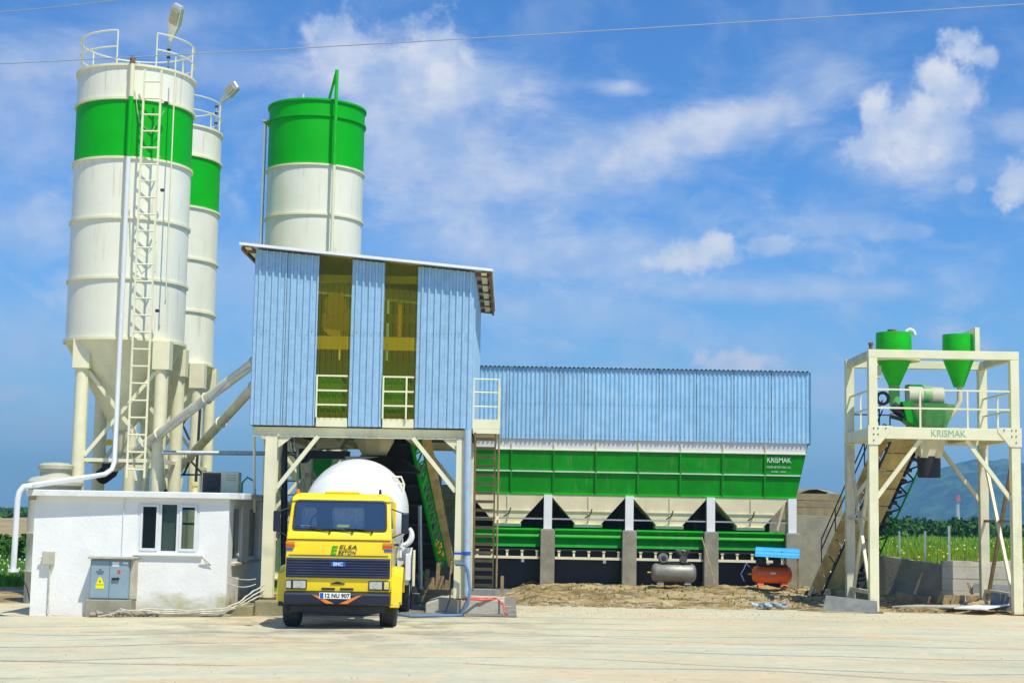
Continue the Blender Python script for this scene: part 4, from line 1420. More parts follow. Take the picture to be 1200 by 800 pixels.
for k in range(4):
    x = BX0 + 2.3 * k + 1.15
    # funnel
    z1, z0 = 2.69, 1.88
    y0_, y1_ = BY + .20, BY + 2.6
    yc = BY + .64
    T_ = [(x - 1.08, y0_, z1), (x + 1.08, y0_, z1), (x + 1.08, y1_, z1), (x - 1.08, y1_, z1)]
    Bq = [(x - .36, yc - .35, z0), (x + .36, yc - .35, z0), (x + .36, yc + .35, z0), (x - .36, yc + .35, z0)]
    MB().add(T_ + Bq, [(0, 1, 5, 4), (1, 2, 6, 5), (2, 3, 7, 6), (3, 0, 4, 7)]).build('funnel', FUNN, ab, solid=.012)
    MB().beam((x, y0_ - .01, z1 - .03), (x, yc - .36, z0), .03, .03).build('funnel_rib', CREAMD, ab)
    MB().ab((x - .66, BY + .215, 2.22), (x + .66, BY + .245, 2.25)).build('funnel_rib', CREAMD, ab)
    MB().ab((x - .40, yc - .42, 1.78), (x + .40, yc + .40, 1.875)).build('gate', CREAM, ab, bevel=.01)
    MB().ab((x - 1.03, BY + .1, 1.99), (x + 1.03, BY + .14, 2.03)).build('air_pipe', GALV, ab)
    MB().tube([(x + .1, BY + .2, 2.3), (x + .05, BY + .15, 2.15), (x - .1, BY + .12, 2.05)], .02, 6).build('air_hose', DARKST, ab)
    # weigh belt housing
    xa_, xb_ = x - .94, x + .94
    pr_ = [(BY + .12, 1.74), (BY + .04, 1.70), (BY + .10, 1.60), (BY + .04, 1.52), (BY + .16, 1.44), (BY + .10, 1.22), (BY + .9, 1.22), (BY + .9, 1.74)]
    h_ = MB().prism([(xa_, a, b_) for a, b_ in pr_], (xb_ - xa_, 0, 0)).build('belt_housing', GREEN, ab)
    MB().ab((xa_, BY + .02, 1.69), (xb_, BY + .045, 1.715)).build('flange', GREENL, h_)
    MB().ab((xa_, BY + .02, 1.50), (xb_, BY + .045, 1.525)).build('flange', GREENL, h_)
    rb_ = None
    for j in range(5):
        xx = x - .82 + j * .42
        if rb_ is None:
            rb_ = MB().ab((xx - .03, BY + .06, .96), (xx + .03, BY + .10, 1.10)).box((xx, BY + .07, 1.11), (.09, .06, .03)).build('roller_bracket', CREAM, ab)
            xx0 = xx
        else:
            piece(rb_, 'roller_bracket', (xx - xx0, 0, 0), ab)
    MB().ab((xa_, BY + .02, .885), (xb_, BY + .10, .955)).build('belt_rail', CREAM, ab)
    MB().ab((x + .42, BY - .0, .79), (x + .50, BY + .06, .88)).build('limit_switch', GALV, ab)
    MB().ab((xa_, BY + .12, 1.12), (xb_, BY + .95, 1.17)).build('rubber_belt', BLACK, ab)
    MB().ab((xa_, BY + .75, .0), (xb_, BY + .78, 1.15)).build('shade_screen', DARKB, ab)  # dark sheet added to paint the deep shade under the bins
    MB().ab((xa_ - .1, BY + 3.3, .0), (xb_ + .1, BY + 3.33, 2.58)).build('shade_screen', DARKB, ab)  # second dark sheet, painting the shade at the back of the bay
MB().beam((7.75, BY - .06, 2.55), (7.58, BY + .05, 1.8), .05, .05).build('end_strut', CREAM, ab)
MB().ab((7.9, BY + .05, 1.72), (8.05, BY + .6, 2.69)).build('end_plate', CREAM, ab)

# retaining walls and ramp behind
rw = thing('retaining_wall', 'tall board marked concrete retaining wall behind the aggregate bins, tan above grey', 'retaining wall', (3.5, 50, 0))
x = -3.6
k = 0
while x < 10.3:
    x2 = min(10.45, x + 2.35)
    MB().ab((x, 50.0, -.3), (x2 - .012, 50.35, 2.08)).build('lower_panel', CONCD, rw, bevel=.01)
    hh = 2.98 + .04 * math.sin(k * 2.3)
    for j in range(4):
        za, zb_ = 2.09 + (hh - 2.09) * j / 4, 2.09 + (hh - 2.09) * (j + 1) / 4 - .008
        MB().ab((x, 50.0 - .01 * ((j + k) % 3), za), (x2 - .012, 50.35, zb_)).build('form_board', EARTHW, rw)
    x = x2
    k += 1
tag(MB().prism([(8.12, 46.6, -.2), (10.3, 46.6, -.2), (10.3, 46.6, .9), (9.9, 46.6, 2.2), (8.12, 46.6, 2.26)], (0, .3, 0)).build('wing_wall', CONC, bevel=.01),
    'pale streaky concrete wing wall at the right end of the bins', 'concrete wall')
grid('loading_ramp', np.linspace(-3.6, 10.4, 60), np.linspace(50.3, 60, 30),
     lambda x, y: 2.9 + .25 * fbm(x * .6, y * .6, 4, 17) + .12 * np.exp(-((x - 9.6) / .6) ** 2) - np.clip((y - 56) / 4, 0, 1) * 3.2, DIRT)

# ================================================================== OFFICE
of = thing('site_office', 'small white stucco control office with flat roof left of the tower', 'office', (-7.8, 35.3, 0))
OX0, OX1, OY0, OY1 = -9.80, -5.78, 33.0, 38.0
wx0, wx1, wz0, wz1 = -7.66, -6.39, 1.17, 2.22
MB().ab((OX0, OY0, -.35), (wx0, OY0 + .2, 2.30)).build('front_wall', STUC, of)
MB().ab((wx1, OY0, -.35), (OX1, OY0 + .2, 2.30)).build('front_wall', STUC, of)
MB().ab((wx0, OY0, -.35), (wx1, OY0 + .2, wz0)).build('front_wall', STUC, of)
MB().ab((wx0, OY0, wz1), (wx1, OY0 + .2, 2.30)).build('front_wall', STUC, of)
for (a, b_, c, d_) in ((OX0, -7.85, -.3, 2.30), (-7.05, OX1, -.3, 2.30), (-7.85, -7.05, -.3, 1.05), (-7.85, -7.05, 2.12, 2.30)):
    MB().ab((a, OY1 - .2, c), (b_, OY1, d_)).build('back_wall', STUC, of)
bw = MB().ab((-7.85, OY1 - .12, 1.05), (-7.05, OY1 - .06, 1.10)).ab((-7.85, OY1 - .12, 2.07), (-7.05, OY1 - .06, 2.12)).ab((-7.85, OY1 - .12, 1.10), (-7.80, OY1 - .06, 2.07)).ab((-7.10, OY1 - .12, 1.10), (-7.05, OY1 - .06, 2.07)).ab(
    (-7.80, OY1 - .12, 1.72), (-7.10, OY1 - .06, 1.77)).build('window', PVC, of)
MB().ab((-7.80, OY1 - .10, 1.10), (-7.10, OY1 - .09, 1.72)).ab((-7.80, OY1 - .10, 1.77), (-7.10, OY1 - .09, 2.07)).build('pane', PANEG, bw)
MB().ab((OX0, OY0 + .2, -.35), (OX0 + .2, OY1 - .2, 2.30)).build('side_wall', STUC, of)
ww = [(33.55, 34.75), (35.6, 36.9)]
ys = [OY0 + .2, ww[0][0], ww[0][1], ww[1][0], ww[1][1], OY1 - .2]
for i in (0, 2, 4):
    MB().ab((OX1 - .2, ys[i], -.3), (OX1, ys[i + 1], 2.30)).build('side_wall', STUC, of)
for (a, b_) in ww:
    MB().ab((OX1 - .2, a, -.3), (OX1, b_, .98)).build('side_wall', STUC, of)
    MB().ab((OX1 - .2, a, 2.18), (OX1, b_, 2.30)).build('side_wall', STUC, of)
    f = MB().ab((OX1 - .12, a, .98), (OX1 - .05, a + .07, 2.18)).ab((OX1 - .12, b_ - .07, .98), (OX1 - .05, b_, 2.18)).ab((OX1 - .12, a, 2.11), (OX1 - .05, b_, 2.18)).ab((OX1 - .12, a, .98), (OX1 - .05, b_, 1.05)).build('window', PVC, of)
    MB().ab((OX1 - .10, a + .07, 1.05), (OX1 - .08, b_ - .07, 2.11)).build('pane', GLASSD, f)
    MB().ab((OX1 - .05, a - .08, .93), (OX1 + .08, b_ + .08, .975)).build('sill', CONCL, f)
# roof slab: left part hangs forward over the eave shadow
MB().prism([(OX0 - .12, OY0 - .24, 2.30), (-5.62, OY0 - .12, 2.30), (-5.50, OY0 + .1, 2.30), (-5.50, OY1 + .1, 2.30), (OX0 - .12, OY1 + .1, 2.30)], (0, 0, .13)).build('roof_slab', mat('white_roof_edge', (.78, .78, .74), .8, var=.05, dirt=(.5, .48, .4), damt=.4, bump=.3), of, bevel=.015)
MB().ab((OX0 - .10, OY0 - .1, 2.22), (OX0 + .02, OY0 + .2, 2.298)).build('eave_block', WOOD, of)
# front window: three casements
cas = [(wx0 + .02, wx0 + .44, 0), (wx0 + .47, wx0 + .81, 1), (wx0 + .84, wx1 - .02, 0)]
f = MB().ab((wx0, OY0 + .01, wz0), (wx1, OY0 + .09, wz0 + .05)).ab((wx0, OY0 + .01, wz1 - .05), (wx1, OY0 + .09, wz1)).ab((wx0, OY0 + .01, wz0 + .05), (wx0 + .05, OY0 + .09, wz1 - .05)).ab(
    (wx1 - .05, OY0 + .01, wz0 + .05), (wx1, OY0 + .09, wz1 - .05)).ab((wx0 + .43, OY0 + .01, wz0 + .05), (wx0 + .49, OY0 + .09, wz1 - .05)).ab((wx0 + .80, OY0 + .01, wz0 + .05), (wx0 + .86, OY0 + .09, wz1 - .05)).build('window', PVC, of, bevel=.004)
for (a, b_, k) in ((wx0 + .05, wx0 + .43, 1), (wx0 + .49, wx0 + .80, 0), (wx0 + .86, wx1 - .05, 1)):
    if k:
        MB().ab((a, OY0 - .01, wz0 + .05), (a + .05, OY0 + .07, wz1 - .05)).ab((b_ - .05, OY0 - .01, wz0 + .05), (b_, OY0 + .07, wz1 - .05)).ab((a + .05, OY0 - .01, wz0 + .05), (b_ - .05, OY0 + .07, wz0 + .10)).ab(
            (a + .05, OY0 - .01, wz1 - .10), (b_ - .05, OY0 + .07, wz1 - .05)).build('sash', PVC, f, bevel=.004)
        MB().ab((a + .05, OY0 + .03, wz0 + .10), (b_ - .05, OY0 + .04, wz1 - .10)).build('pane', PANEG, f)
    else:
        MB().ab((a, OY0 + .03, wz0 + .05), (b_, OY0 + .04, wz1 - .05)).build('pane', PANEG, f)
        MB().ab((a + .01, OY0 + .10, wz0 + .05), (b_ - .01, OY0 + .12, wz1 - .05)).build('blind', mat('grey_green_blind', (.16, .20, .17), .8), f)
MB().ab((wx0 - .06, OY0 - .07, wz0 - .05), (wx1 + .1, OY0 + .05, wz0 - .005)).build('sill', STUC, f, bevel=.008)
MB().ab((OX0 + .2, OY0 + .2, -.02), (OX1 - .2, OY1 - .2, .0)).build('floor', CONCD, of)
# electricity cabinet with plinth
cz0, cz1, cx0_, cx1_, cy = .24, 1.04, -8.50, -7.70, OY0 - .36
ec = thing('electric_cabinet', 'grey two door electric cabinet with yellow warning sign on the office wall', 'electric cabinet', (-8.1, cy + .18, .24))
MB().ab((cx0_, cy, cz0), (cx1_, OY0 - .004, cz1)).build('box', GREYC, ec, bevel=.006)
d1 = MB().ab((cx0_ + .02, cy - .02, cz0 + .02), (-8.105, cy - .001, cz1 - .03)).build('door', GREYC, ec, bevel=.004)
d2 = MB().ab((-8.095, cy - .02, cz0 + .02), (cx1_ - .02, cy - .001, cz1 - .03)).build('door', GREYC, ec, bevel=.004)
MB().prism([(-8.37, cy - .026, .45), (-8.20, cy - .026, .45), (-8.20, cy - .026, .53), (-8.26, cy - .026, .68), (-8.31, cy - .026, .68), (-8.37, cy - .026, .53)], (0, .004, 0)).build('warning_sign', SIGNY, d1)
MB().prism([(-8.283, cy - .030, .64), (-8.305, cy - .030, .59), (-8.285, cy - .030, .59), (-8.295, cy - .030, .555), (-8.265, cy - .030, .60), (-8.285, cy - .030, .60)], (0, .003, 0)).build('lightning_mark', INK, d1)
MB().ab((-8.36, cy - .029, .525), (-8.21, cy - .026, .531)).build('sign_line', INK, d1)
for z, wd in ((.83, .05), (.79, .16), (.75, .12)):
    MB().ab((-8.29 - wd / 2, cy - .024, z - .008), (-8.29 + wd / 2, cy - .021, z + .008)).build('printed_line', INK, d1)
MB().ab((-8.05, cy - .024, .90), (-7.91, cy - .021, .99)).build('label', PAPER, d2)
MB().ab((-7.83, cy - .024, .95), (-7.73, cy - .021, .99)).build('label', PAPER, d2)
MB().ab((-7.94, cy - .024, .75), (-7.88, cy - .021, .83)).build('label', RED, d2)
MB().box((-7.97, cy - .04, .65), (.15, .04, .05), 0, 0, -.08).build('handle', INK, d2, bevel=.006)
tag(MB().ab((cx0_ - .05, cy - .10, -.35), (cx1_ + .08, OY0 - .004, .232)).build('cabinet_plinth', CONC, bevel=.02), 'stained concrete plinth under the grey electric cabinet', 'plinth')
MB().ab((cx0_ - .04, cy - .09, 1.048), (cx1_ + .10, OY0 - .002, 1.095)).build('cap_slab', CONCL, ec, bevel=.01)
MB().ab((cx1_ + .004, cy + .03, .235), (cx1_ + .09, OY0 - .002, 1.046)).build('side_cheek', CONCL, ec, bevel=.01)
t = thing('junction_box', 'small pale junction box on the far left of the office wall', 'junction box', (-9.45, 32.9, .92))
MB().ab((-9.56, 32.86, .90), (-9.33, 32.995, 1.17)).build('box', BEIGE, t, bevel=.01)
MB().cyl((-9.62, 32.9, 1.05), (-9.56, 32.9, 1.05), .025, n=8).build('gland', PVC, t)
MB().tube([(-9.40, 32.92, .9), (-9.40, 32.92, .1), (-9.37, 32.92, -.08), (-9.25, 32.90, -.12), (-8.7, 32.8, -.13)], .014, 6).build('conduit', CABLE, t, True)
# window grille wires, thin conduit on the wall
x = at(144, 620, 32.97)[0]
tag(MB().tube([(x, 32.975, 2.3), (x, 32.975, 1.1)], .010, 6).build('wall_conduit', PVC), 'thin white conduit running down the office wall above the cabinet', 'conduit')
# footing strip and cable runs
mb = MB().ab((-7.52, OY0 - .42, -.3), (-5.60, OY0 - .01, -.02))
for k in range(60):
    xx = -8.4 + 1.3 * rnd.random()
    mb.box((xx, OY0 - .5 + .2 * rnd.random(), -.10 + .05 * rnd.random()), (.1 * rnd.random() + .04,) * 3, rnd.random(), rnd.random())
tag(mb.build('footing_strip', CONC, bevel=.01), 'rough concrete footing strip along the base of the office', 'footing')
def wav(pts, n, amp, seed):
    r2 = random.Random(seed)
    out = []
    P = [V(p) for p in pts]
    for i in range(len(P) - 1):
        for k in range(n):
            out.append(P[i].lerp(P[i + 1], k / n) + Vector((0, r2.uniform(-amp, amp), r2.uniform(-amp, amp))))
    out.append(P[-1])
    return out


for i, (a, lb) in enumerate(((0, 'upper'), (1, 'middle'), (2, 'lowest'))):
    pts = [(-8.25 + .1 * i, 32.45, -.10), (-7.8, 32.42, .0 + .03 * i), (-7.3, 32.45, .06 - .03 * i), (-6.4, 32.48, .05 - .03 * i), (-5.8, 32.5, .08 - .03 * i), (-5.5, 32.8, .2 - .05 * i), (-5.25, 33.2, .42 - .08 * i), (-5.05, 33.35, .55 - .1 * i)]
    tag(MB().tube(wav(pts, 4, .014, i), .017, 6).build('ground_cable', CABLE, smooth=True), lb + ' of three pale cables trailing along the office base to the tower', 'cable', 'cables along the office base')
for i in range(2):
    p0_, p1_ = V(at(236, 651, 32.9)), V(at(300, 684 - 6 * i, 33.5))
    pts = [p0_.lerp(p1_, k / 12) + Vector((0, 0, -(.55 - .2 * i) * 4 * (k / 12) * (1 - k / 12) * .5)) for k in range(13)]
    tag(MB().tube(pts, .012, 6).build('slack_cable', CABLE, smooth=True), ('lower' if i == 0 else 'upper') + ' slack cable hanging from the office window corner to the tower', 'cable', 'slack cables at the office corner')
tag(MB().tube([(-10.05, 33.0, .75), (-9.9, 33.1, .4), (-9.86, 33.2, .12)], .012, 5).build('guy_rod', DARKST), 'thin dark rod leaning by the left office corner', 'rod')
# air conditioner, tank, chimney stub
ac = thing('air_conditioner', 'beige outdoor air conditioner unit on the office roof', 'air conditioner', (-6.55, 36.2, 2.43))
MB().ab((-6.95, 36.0, 2.44), (-6.12, 36.38, 2.94)).build('case', CREAM, ac, bevel=.012)
MB().ab((-6.93, 35.985, 2.47), (-6.52, 35.998, 2.91)).build('grille', mat('dark_olive_grille', (.06, .055, .03), .7), ac)
MB().lathe((-6.72, 35.98, 2.69), [(.17, -.0), (.15, -.015), (.02, -.015)], 20, axis='Y').build('fan_guard', DARKST, ac)
for k in range(3):
    MB().ab((-6.40, 35.988, 2.86 - .06 * k), (-6.18, 35.998, 2.88 - .06 * k)).build('louvre', BEIGE, ac)
MB().ab((-6.9, 36.05, 2.43), (-6.2, 36.1, 2.445)).build('foot', DARKST, ac)
x, _, z = at(228, 573, 34.5)
tag(MB().lathe((x, 34.5, 2.42), [(.07, 0), (.07, .17), (.10, .18), (.10, .25), (.0, .26)], 16).build('vent_stub', mat('yellowed_plastic', (.66, .56, .22), .6), smooth=True), 'short yellowish vent stub near the right end of the office roof', 'vent')
tk = thing('water_tank', 'round beige lidded tank behind the left end of the office', 'tank', (-11.0, 38.6, 0))
mb = MB().lathe((-11.0, 38.6, 0), [(.0, -.3), (.60, -.3), (.60, .5), (.63, .55), (.60, .6), (.60, 1.4), (.63, 1.45), (.60, 1.5), (.60, 2.55), (.66, 2.6), (.66, 2.68), (.56, 2.78), (.40, 2.82)], 40)
mb.build('body', BEIGE, tk, True)
MB().lathe((-11.0, 38.6, 0), [(.40, 2.80), (.36, 2.86), (.36, 2.98), (.42, 3.0), (.42, 3.08), (.30, 3.14), (.0, 3.16)], 32).build('lid', BEIGE, tk, True)

# ================================================================== SECOND PLANT AT THE RIGHT
PX0, PX1, PY0, PY1 = 8.42, 11.72, 36.9, 39.4
rp = thing('recycling_plant', 'cream steel frame tower with green cyclones at the right edge', 'steel frame tower', (10.1, 38.1, 0))
for x in (PX0, PX1):
    for y in (PY0, PY1):
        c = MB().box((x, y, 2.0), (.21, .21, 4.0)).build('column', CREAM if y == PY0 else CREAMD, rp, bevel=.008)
        MB().box((x, y, .02), (.36, .36, .035)).build('base_plate', RUST, c)
        MB().box((x, y, 5.075), (.20, .20, 1.61)).build('upper_post', CREAM, rp, bevel=.008)
    MB().beam((x, PY0 + .106, 4.13), (x, PY1 - .106, 4.13), .16, .26).build('deck_beam', CREAM, rp)
    MB().beam((x, PY0 + .104, 5.98), (x, PY1 - .104, 5.98), .14, .18).build('top_beam', CREAMD, rp)
fb = MB().ab((PX0 - .11, PY0 - .11, 4.002), (PX1 + .11, PY0 + .09, 4.272)).build('deck_beam', CREAM, rp, bevel=.006)
MB().ab((PX0 - .11, PY1 - .09, 4.002), (PX1 + .11, PY1 + .11, 4.272)).build('deck_beam', CREAM, rp, bevel=.006)
MB().ab((PX0 - .105, PY0 - .10, 5.885), (PX1 + .105, PY0 + .1, 6.075)).build('top_beam', CREAM, rp, bevel=.006)
MB().ab((PX0 - .105, PY1 - .10, 5.885), (PX1 + .105, PY1 + .1, 6.075)).build('top_beam', CREAM, rp, bevel=.006)
for (x, s_) in ((PX0, 1), (PX1, -1)):
    g = MB().prism([(x - s_ * .13, PY0 - .125, 4.30), (x + s_ * .42, PY0 - .125, 4.30), (x + s_ * .42, PY0 - .125, 4.20), (x + s_ * .14, PY0 - .125, 3.86), (x - s_ * .13, PY0 - .125, 3.86)], (0, .012, 0)).build('gusset', CREAM, rp)
    for k, (dx, dz_) in enumerate(((.0, 4.24), (.10, 4.24), (.0, 4.10), (.10, 4.10), (.0, 3.96), (.28, 4.24))):
        MB().cyl((x + s_ * dx, PY0 - .14, dz_), (x + s_ * dx, PY0 - .122, dz_), .016, n=6).build('bolt', DARKST, g)
text('KRISMAK', 'lettering', LETG, fb, (10.15, PY0 - .114, 4.135), .23, bold=.0, width=.80, ext=.002)
for x in (9.25, 10.0, 10.9):
    MB().beam((x, PY0 + .1, 4.1), (x, PY1 - .1, 4.1), .10, .14).build('joist', CREAMD, rp)
for k in range(7):
    xa_ = PX0 + .11 + k * .44
    if k in (2, 3):
        continue
    MB().ab((xa_, PY0 + .1, 4.275), (xa_ + .43, PY1 - .1, 4.29)).build('deck_plate', CREAMD, rp)
for z in (4.72, 5.15):
    for (a, b_) in (((PX0, PY0 - .05), (PX1, PY0 - .05)), ((PX0, PY0), (PX0, PY1)), ((PX1, PY0), (PX1, PY1))):
        MB().beam((a[0], a[1], z), (b_[0], b_[1], z), .035, .04).build('rail', CREAM, rp)
for x in (9.52, 10.62):
    MB().ab((x - .02, PY0 - .07, 4.27), (x + .02, PY0 - .03, 5.15)).build('rail_post', CREAM, rp)
for x in (PX0, PX1):
    MB().ab((x - .02, 38.13, 4.27), (x + .02, 38.17, 5.15)).build('rail_post', CREAM, rp)
MB().beam((PX0, PY1 - .05, 4.72), (PX0 + 1.0, PY1 - .05, 4.72), .03, .03).build('rail', DARKST, rp)
MB().ab((PX0 + .98, PY1 - .07, 4.27), (PX0 + 1.01, PY1 - .03, 4.72)).build('rail_post', DARKST, rp)
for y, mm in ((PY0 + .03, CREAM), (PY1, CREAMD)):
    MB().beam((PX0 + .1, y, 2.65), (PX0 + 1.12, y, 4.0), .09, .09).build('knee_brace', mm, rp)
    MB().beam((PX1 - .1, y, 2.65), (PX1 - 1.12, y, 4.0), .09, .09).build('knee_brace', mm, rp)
for x in (PX0, PX1):
    mm = BROWN if x == PX1 else CREAMD
    MB().beam((x - .03, PY0 + .1, .25), (x - .03, PY1 - .1, 3.9), .07, .09).build('side_brace', CREAMD, rp)
    MB().beam((x + .04, PY1 - .1, .25), (x + .04, PY0 + .1, 3.9), .07, .09).build('side_brace', mm, rp)
    MB().beam((x, PY0 + .11, 2.15), (x, PY1 - .11, 2.15), .06, .06).build('side_rail', mm, rp)
    MB().beam((x, PY0 + .11, .45), (x, PY1 - .11, .45), .06, .09).build('side_rail', CREAMD, rp)
# cyclones
cy_ = thing('cyclone', 'left green cyclone funnel hung in the top frame with a white elbow on its lid', 'cyclone', (9.22, 38.1, 5.3), 'green cyclone funnels')
MB().lathe((9.22, 38.1, 0), [(.0, 6.64), (.42, 6.62), (.43, 6.0), (.40, 5.93), (.12, 5.32), (.0, 5.32)], 32).build('body', GREENL, cy_, True)
MB().lathe((9.22, 38.1, 0), [(.43, 5.99), (.62, 5.99), (.62, 5.93), (.42, 5.93)], 32).build('support_ring', CREAM, cy_, True)
MB().cyl((9.18, 38.1, 6.62), (9.18, 38.1, 6.70), .11, n=14).build('cap', RUST, cy_, True)
MB().tube([(9.62 + .11 * math.cos(a), 38.1, 6.58 + .13 * math.sin(a)) for a in [PI - PI * k / 8 for k in range(9)]], .045, 10).build('elbow', PVC, cy_, True)
MB().tube([(9.22, 38.1, 5.35), (9.22, 38.1, 4.95), (9.3, 38.1, 4.75), (9.5, 38.1, 4.6)], .13, 14).build('outlet_pipe', FADEG, cy_, True)
cy2 = thing('cyclone', 'right green cyclone funnel in the top frame with a cream inlet arm above', 'cyclone', (10.78, 38.1, 5.3), 'green cyclone funnels')
MB().lathe((10.78, 38.1, 0), [(.0, 6.62), (.37, 6.60), (.38, 6.05), (.36, 5.98), (.12, 5.34), (.0, 5.34)], 32).build('body', GREENL, cy2, True)
MB().tube([(10.80, 38.1, 5.36), (10.80, 38.1, 5.02), (10.74, 38.1, 4.85), (10.45, 38.1, 4.5), (10.25, 38.1, 4.3)], .065, 10).build('outlet_pipe', CREAMD, cy2, True)
MB().ab((11.06, 37.66, 6.08), (11.17, 37.77, 6.74)).beam((11.12, 37.7, 6.70), (10.75, 38.2, 6.50), .09, .1).build('inlet_arm', CREAM, cy2)
MB().lathe((8.62, 37.9, 6.075), [(.045, 0), (.045, .22), (.06, .22), (.06, .28), (.0, .28)], 10).build('pipe_stub', RUST, rp, True)
MB().ab((8.55, 37.0, 5.42), (8.66, 37.2, 5.72)).build('control_box', BEIGE, rp, bevel=.01)
# hopper with drum
hp = thing('mixing_hopper', 'weathered green mixing hopper with a beige drum on the right deck', 'hopper', (10.0, 38.1, 3.2))
MB().lathe((10.05, 38.1, 0), [(.63, 4.90), (.62, 4.86), (.44, 4.40), (.40, 4.28), (.36, 4.28)], 8, PI / 8, PI / 8 + 2 * PI).build('tub', FADEG, hp)
MB().prism([(9.35, 37.8, 4.95), (9.62, 37.8, 4.95), (9.95, 37.8, 4.29), (9.75, 37.8, 4.29), (9.45, 37.8, 4.5)], (0, .6, 0)).build('side_chute', GREEN, hp)
MB().cyl((9.55, 38.15, 5.10), (10.38, 38.15, 5.06), .24, .27, 20).build('drum', BEIGE, hp, True)
MB().cyl((9.9, 38.15, 5.10), (10.1, 38.15, 5.09), .265, .265, 20).build('drum_band', FADEG, hp, True)
MB().ab((9.60, 38.3, 5.1), (9.95, 38.6, 5.40)).build('guard_plate', GREEN, hp)
MB().add([(9.72, 37.75, 4.26), (10.38, 37.75, 4.26), (10.38, 38.45, 4.26), (9.72, 38.45, 4.26), (9.80, 37.85, 3.62), (10.28, 37.85, 3.62), (10.28, 38.35, 3.62), (9.80, 38.35, 3.62)],
         [(0, 1, 5, 4), (1, 2, 6, 5), (2, 3, 7, 6), (3, 0, 4, 7)]).build('lower_funnel', CREAMD, hp, solid=.01)
MB().lathe((10.04, 38.1, 0), [(.27, 3.66), (.275, 3.45), (.265, 3.3), (.27, 3.16), (.24, 3.16)], 24).build('rubber_sleeve', BLACK, hp, True)
MB().cyl((9.15, 38.0, 4.85), (9.4, 38.0, 4.7), .12, n=12).cyl((9.1, 38.0, 4.62), (9.4, 38.0, 4.55), .07, n=10).build('drive_motor', DARKB, hp, True)
MB().lathe((8.78, 37.4, 4.98), [(.10, -.03), (.17, -.03), (.17, .03), (.10, .03), (.10, -.03)], 18, axis='Y').build('hose_coil', BLACK, rp, True)

# inclined bucket conveyor
bc = thing('bucket_conveyor', 'inclined bucket conveyor rising from the dirt up to the right deck', 'conveyor', (8.2, 42, 0))
A, B, d, s_, n_ = rot_frame((8.42, 42.0, .15), (9.75, 39.15, 4.45))
s_ = s_ if s_.x > 0 else -s_
n_ = s_.cross(d)
n_ = n_ if n_.z > 0 else -n_
W2 = .62
A2, B2 = A, B
for sg in (-1, 1):
    o_ = s_ * (W2 * sg)
    MB().beam(A + o_, B + o_, .06, .12, n_).build('side_rail', CREAMD if sg < 0 else DARKST, bc)
    MB().beam(A + o_ - n_ * .40, B + o_ - n_ * .40, .035, .035, n_).build('lower_chord', GREEN if sg > 0 else DARKST, bc)
    for k in range(12):
        p, q = A.lerp(B, k / 12) + o_, A.lerp(B, (k + 1) / 12) + o_
        MB().beam(p, q - n_ * .4, .03, .035).beam(q - n_ * .4, q, .03, .035).build('web_bar', DARKST, bc)
for k in range(9):
    p, q = A.lerp(B, .10 + k * .1), A.lerp(B, .10 + k * .1 + .094)
    MB().prism([p - s_ * (W2 - .04) - n_ * .38, p + s_ * .20 - n_ * .38, q + s_ * .20 - n_ * .38, q - s_ * (W2 - .04) - n_ * .38], -n_ * .03).build('bottom_plate', mat('tan_cover_sheet', (.62, .43, .15), .8, var=.2, dirt=(.34, .20, .06), damt=.6), bc)
for k in range(9):
    p, q = A.lerp(B, .06 + k * .1) - s_ * (W2 + .035), A.lerp(B, .06 + k * .1 + .092) - s_ * (W2 + .035)
    MB().prism([p + n_ * .04, q + n_ * .04, q - n_ * .36, p - n_ * .36], s_ * .012).build('side_plate', mat('tan_skirt_plate', (.56, .36, .11), .8, var=.25, dirt=(.34, .19, .05), damt=.6), bc)
MB().prism([A + s_ * .04, A + s_ * (W2 - .04), B + s_ * (W2 - .04), B + s_ * .04], n_ * .02).build('belt', BLACK, bc)
for k in range(16):
    p = A.lerp(B, (k + .5) / 16) - n_ * .22
    MB().cyl(p + s_ * .06, p + s_ * (W2 - .05), .05, n=10).build('roller', DARKST, bc, True)
for k in range(5):
    p = A.lerp(B, .15 + k * .19)
    MB().beam(p - s_ * (W2 + .02) - n_ * .05, p + s_ * W2 - n_ * .05, .05, .06, n_).build('cross_bar', CREAM, bc)
for h in (.35, .60):
    MB().tube([A.lerp(B, .2) - s_ * (W2 + .08) + Vector((0, 0, h)), B - s_ * (W2 + .08) + Vector((0, 0, h))], .018, 6).build('handrail', DARKST, bc, True)
for k in range(5):
    p = A.lerp(B, .2 + k * .19) - s_ * (W2 + .08)
    MB().cyl(p, p + Vector((0, 0, .6)), .016, n=6).build('handrail_post', DARKST, bc)
MB().cyl(A - s_ * W2 - d * .1, A + s_ * W2 - d * .1, .22, n=18).build('tail_pulley', BLACK, bc, True)
MB().box(A - s_ * (W2 - .05) - d * .28 + Vector((0, 0, .02)), (.22, .2, .18), .3).build('tail_guard', GREENL, bc, bevel=.02)
tag(MB().box((8.9, 41.2, .1), (1.1, .5, .5), .3).build('earth_block', EARTHW, bevel=.06), 'earth stained concrete block under the bucket conveyor', 'concrete block')

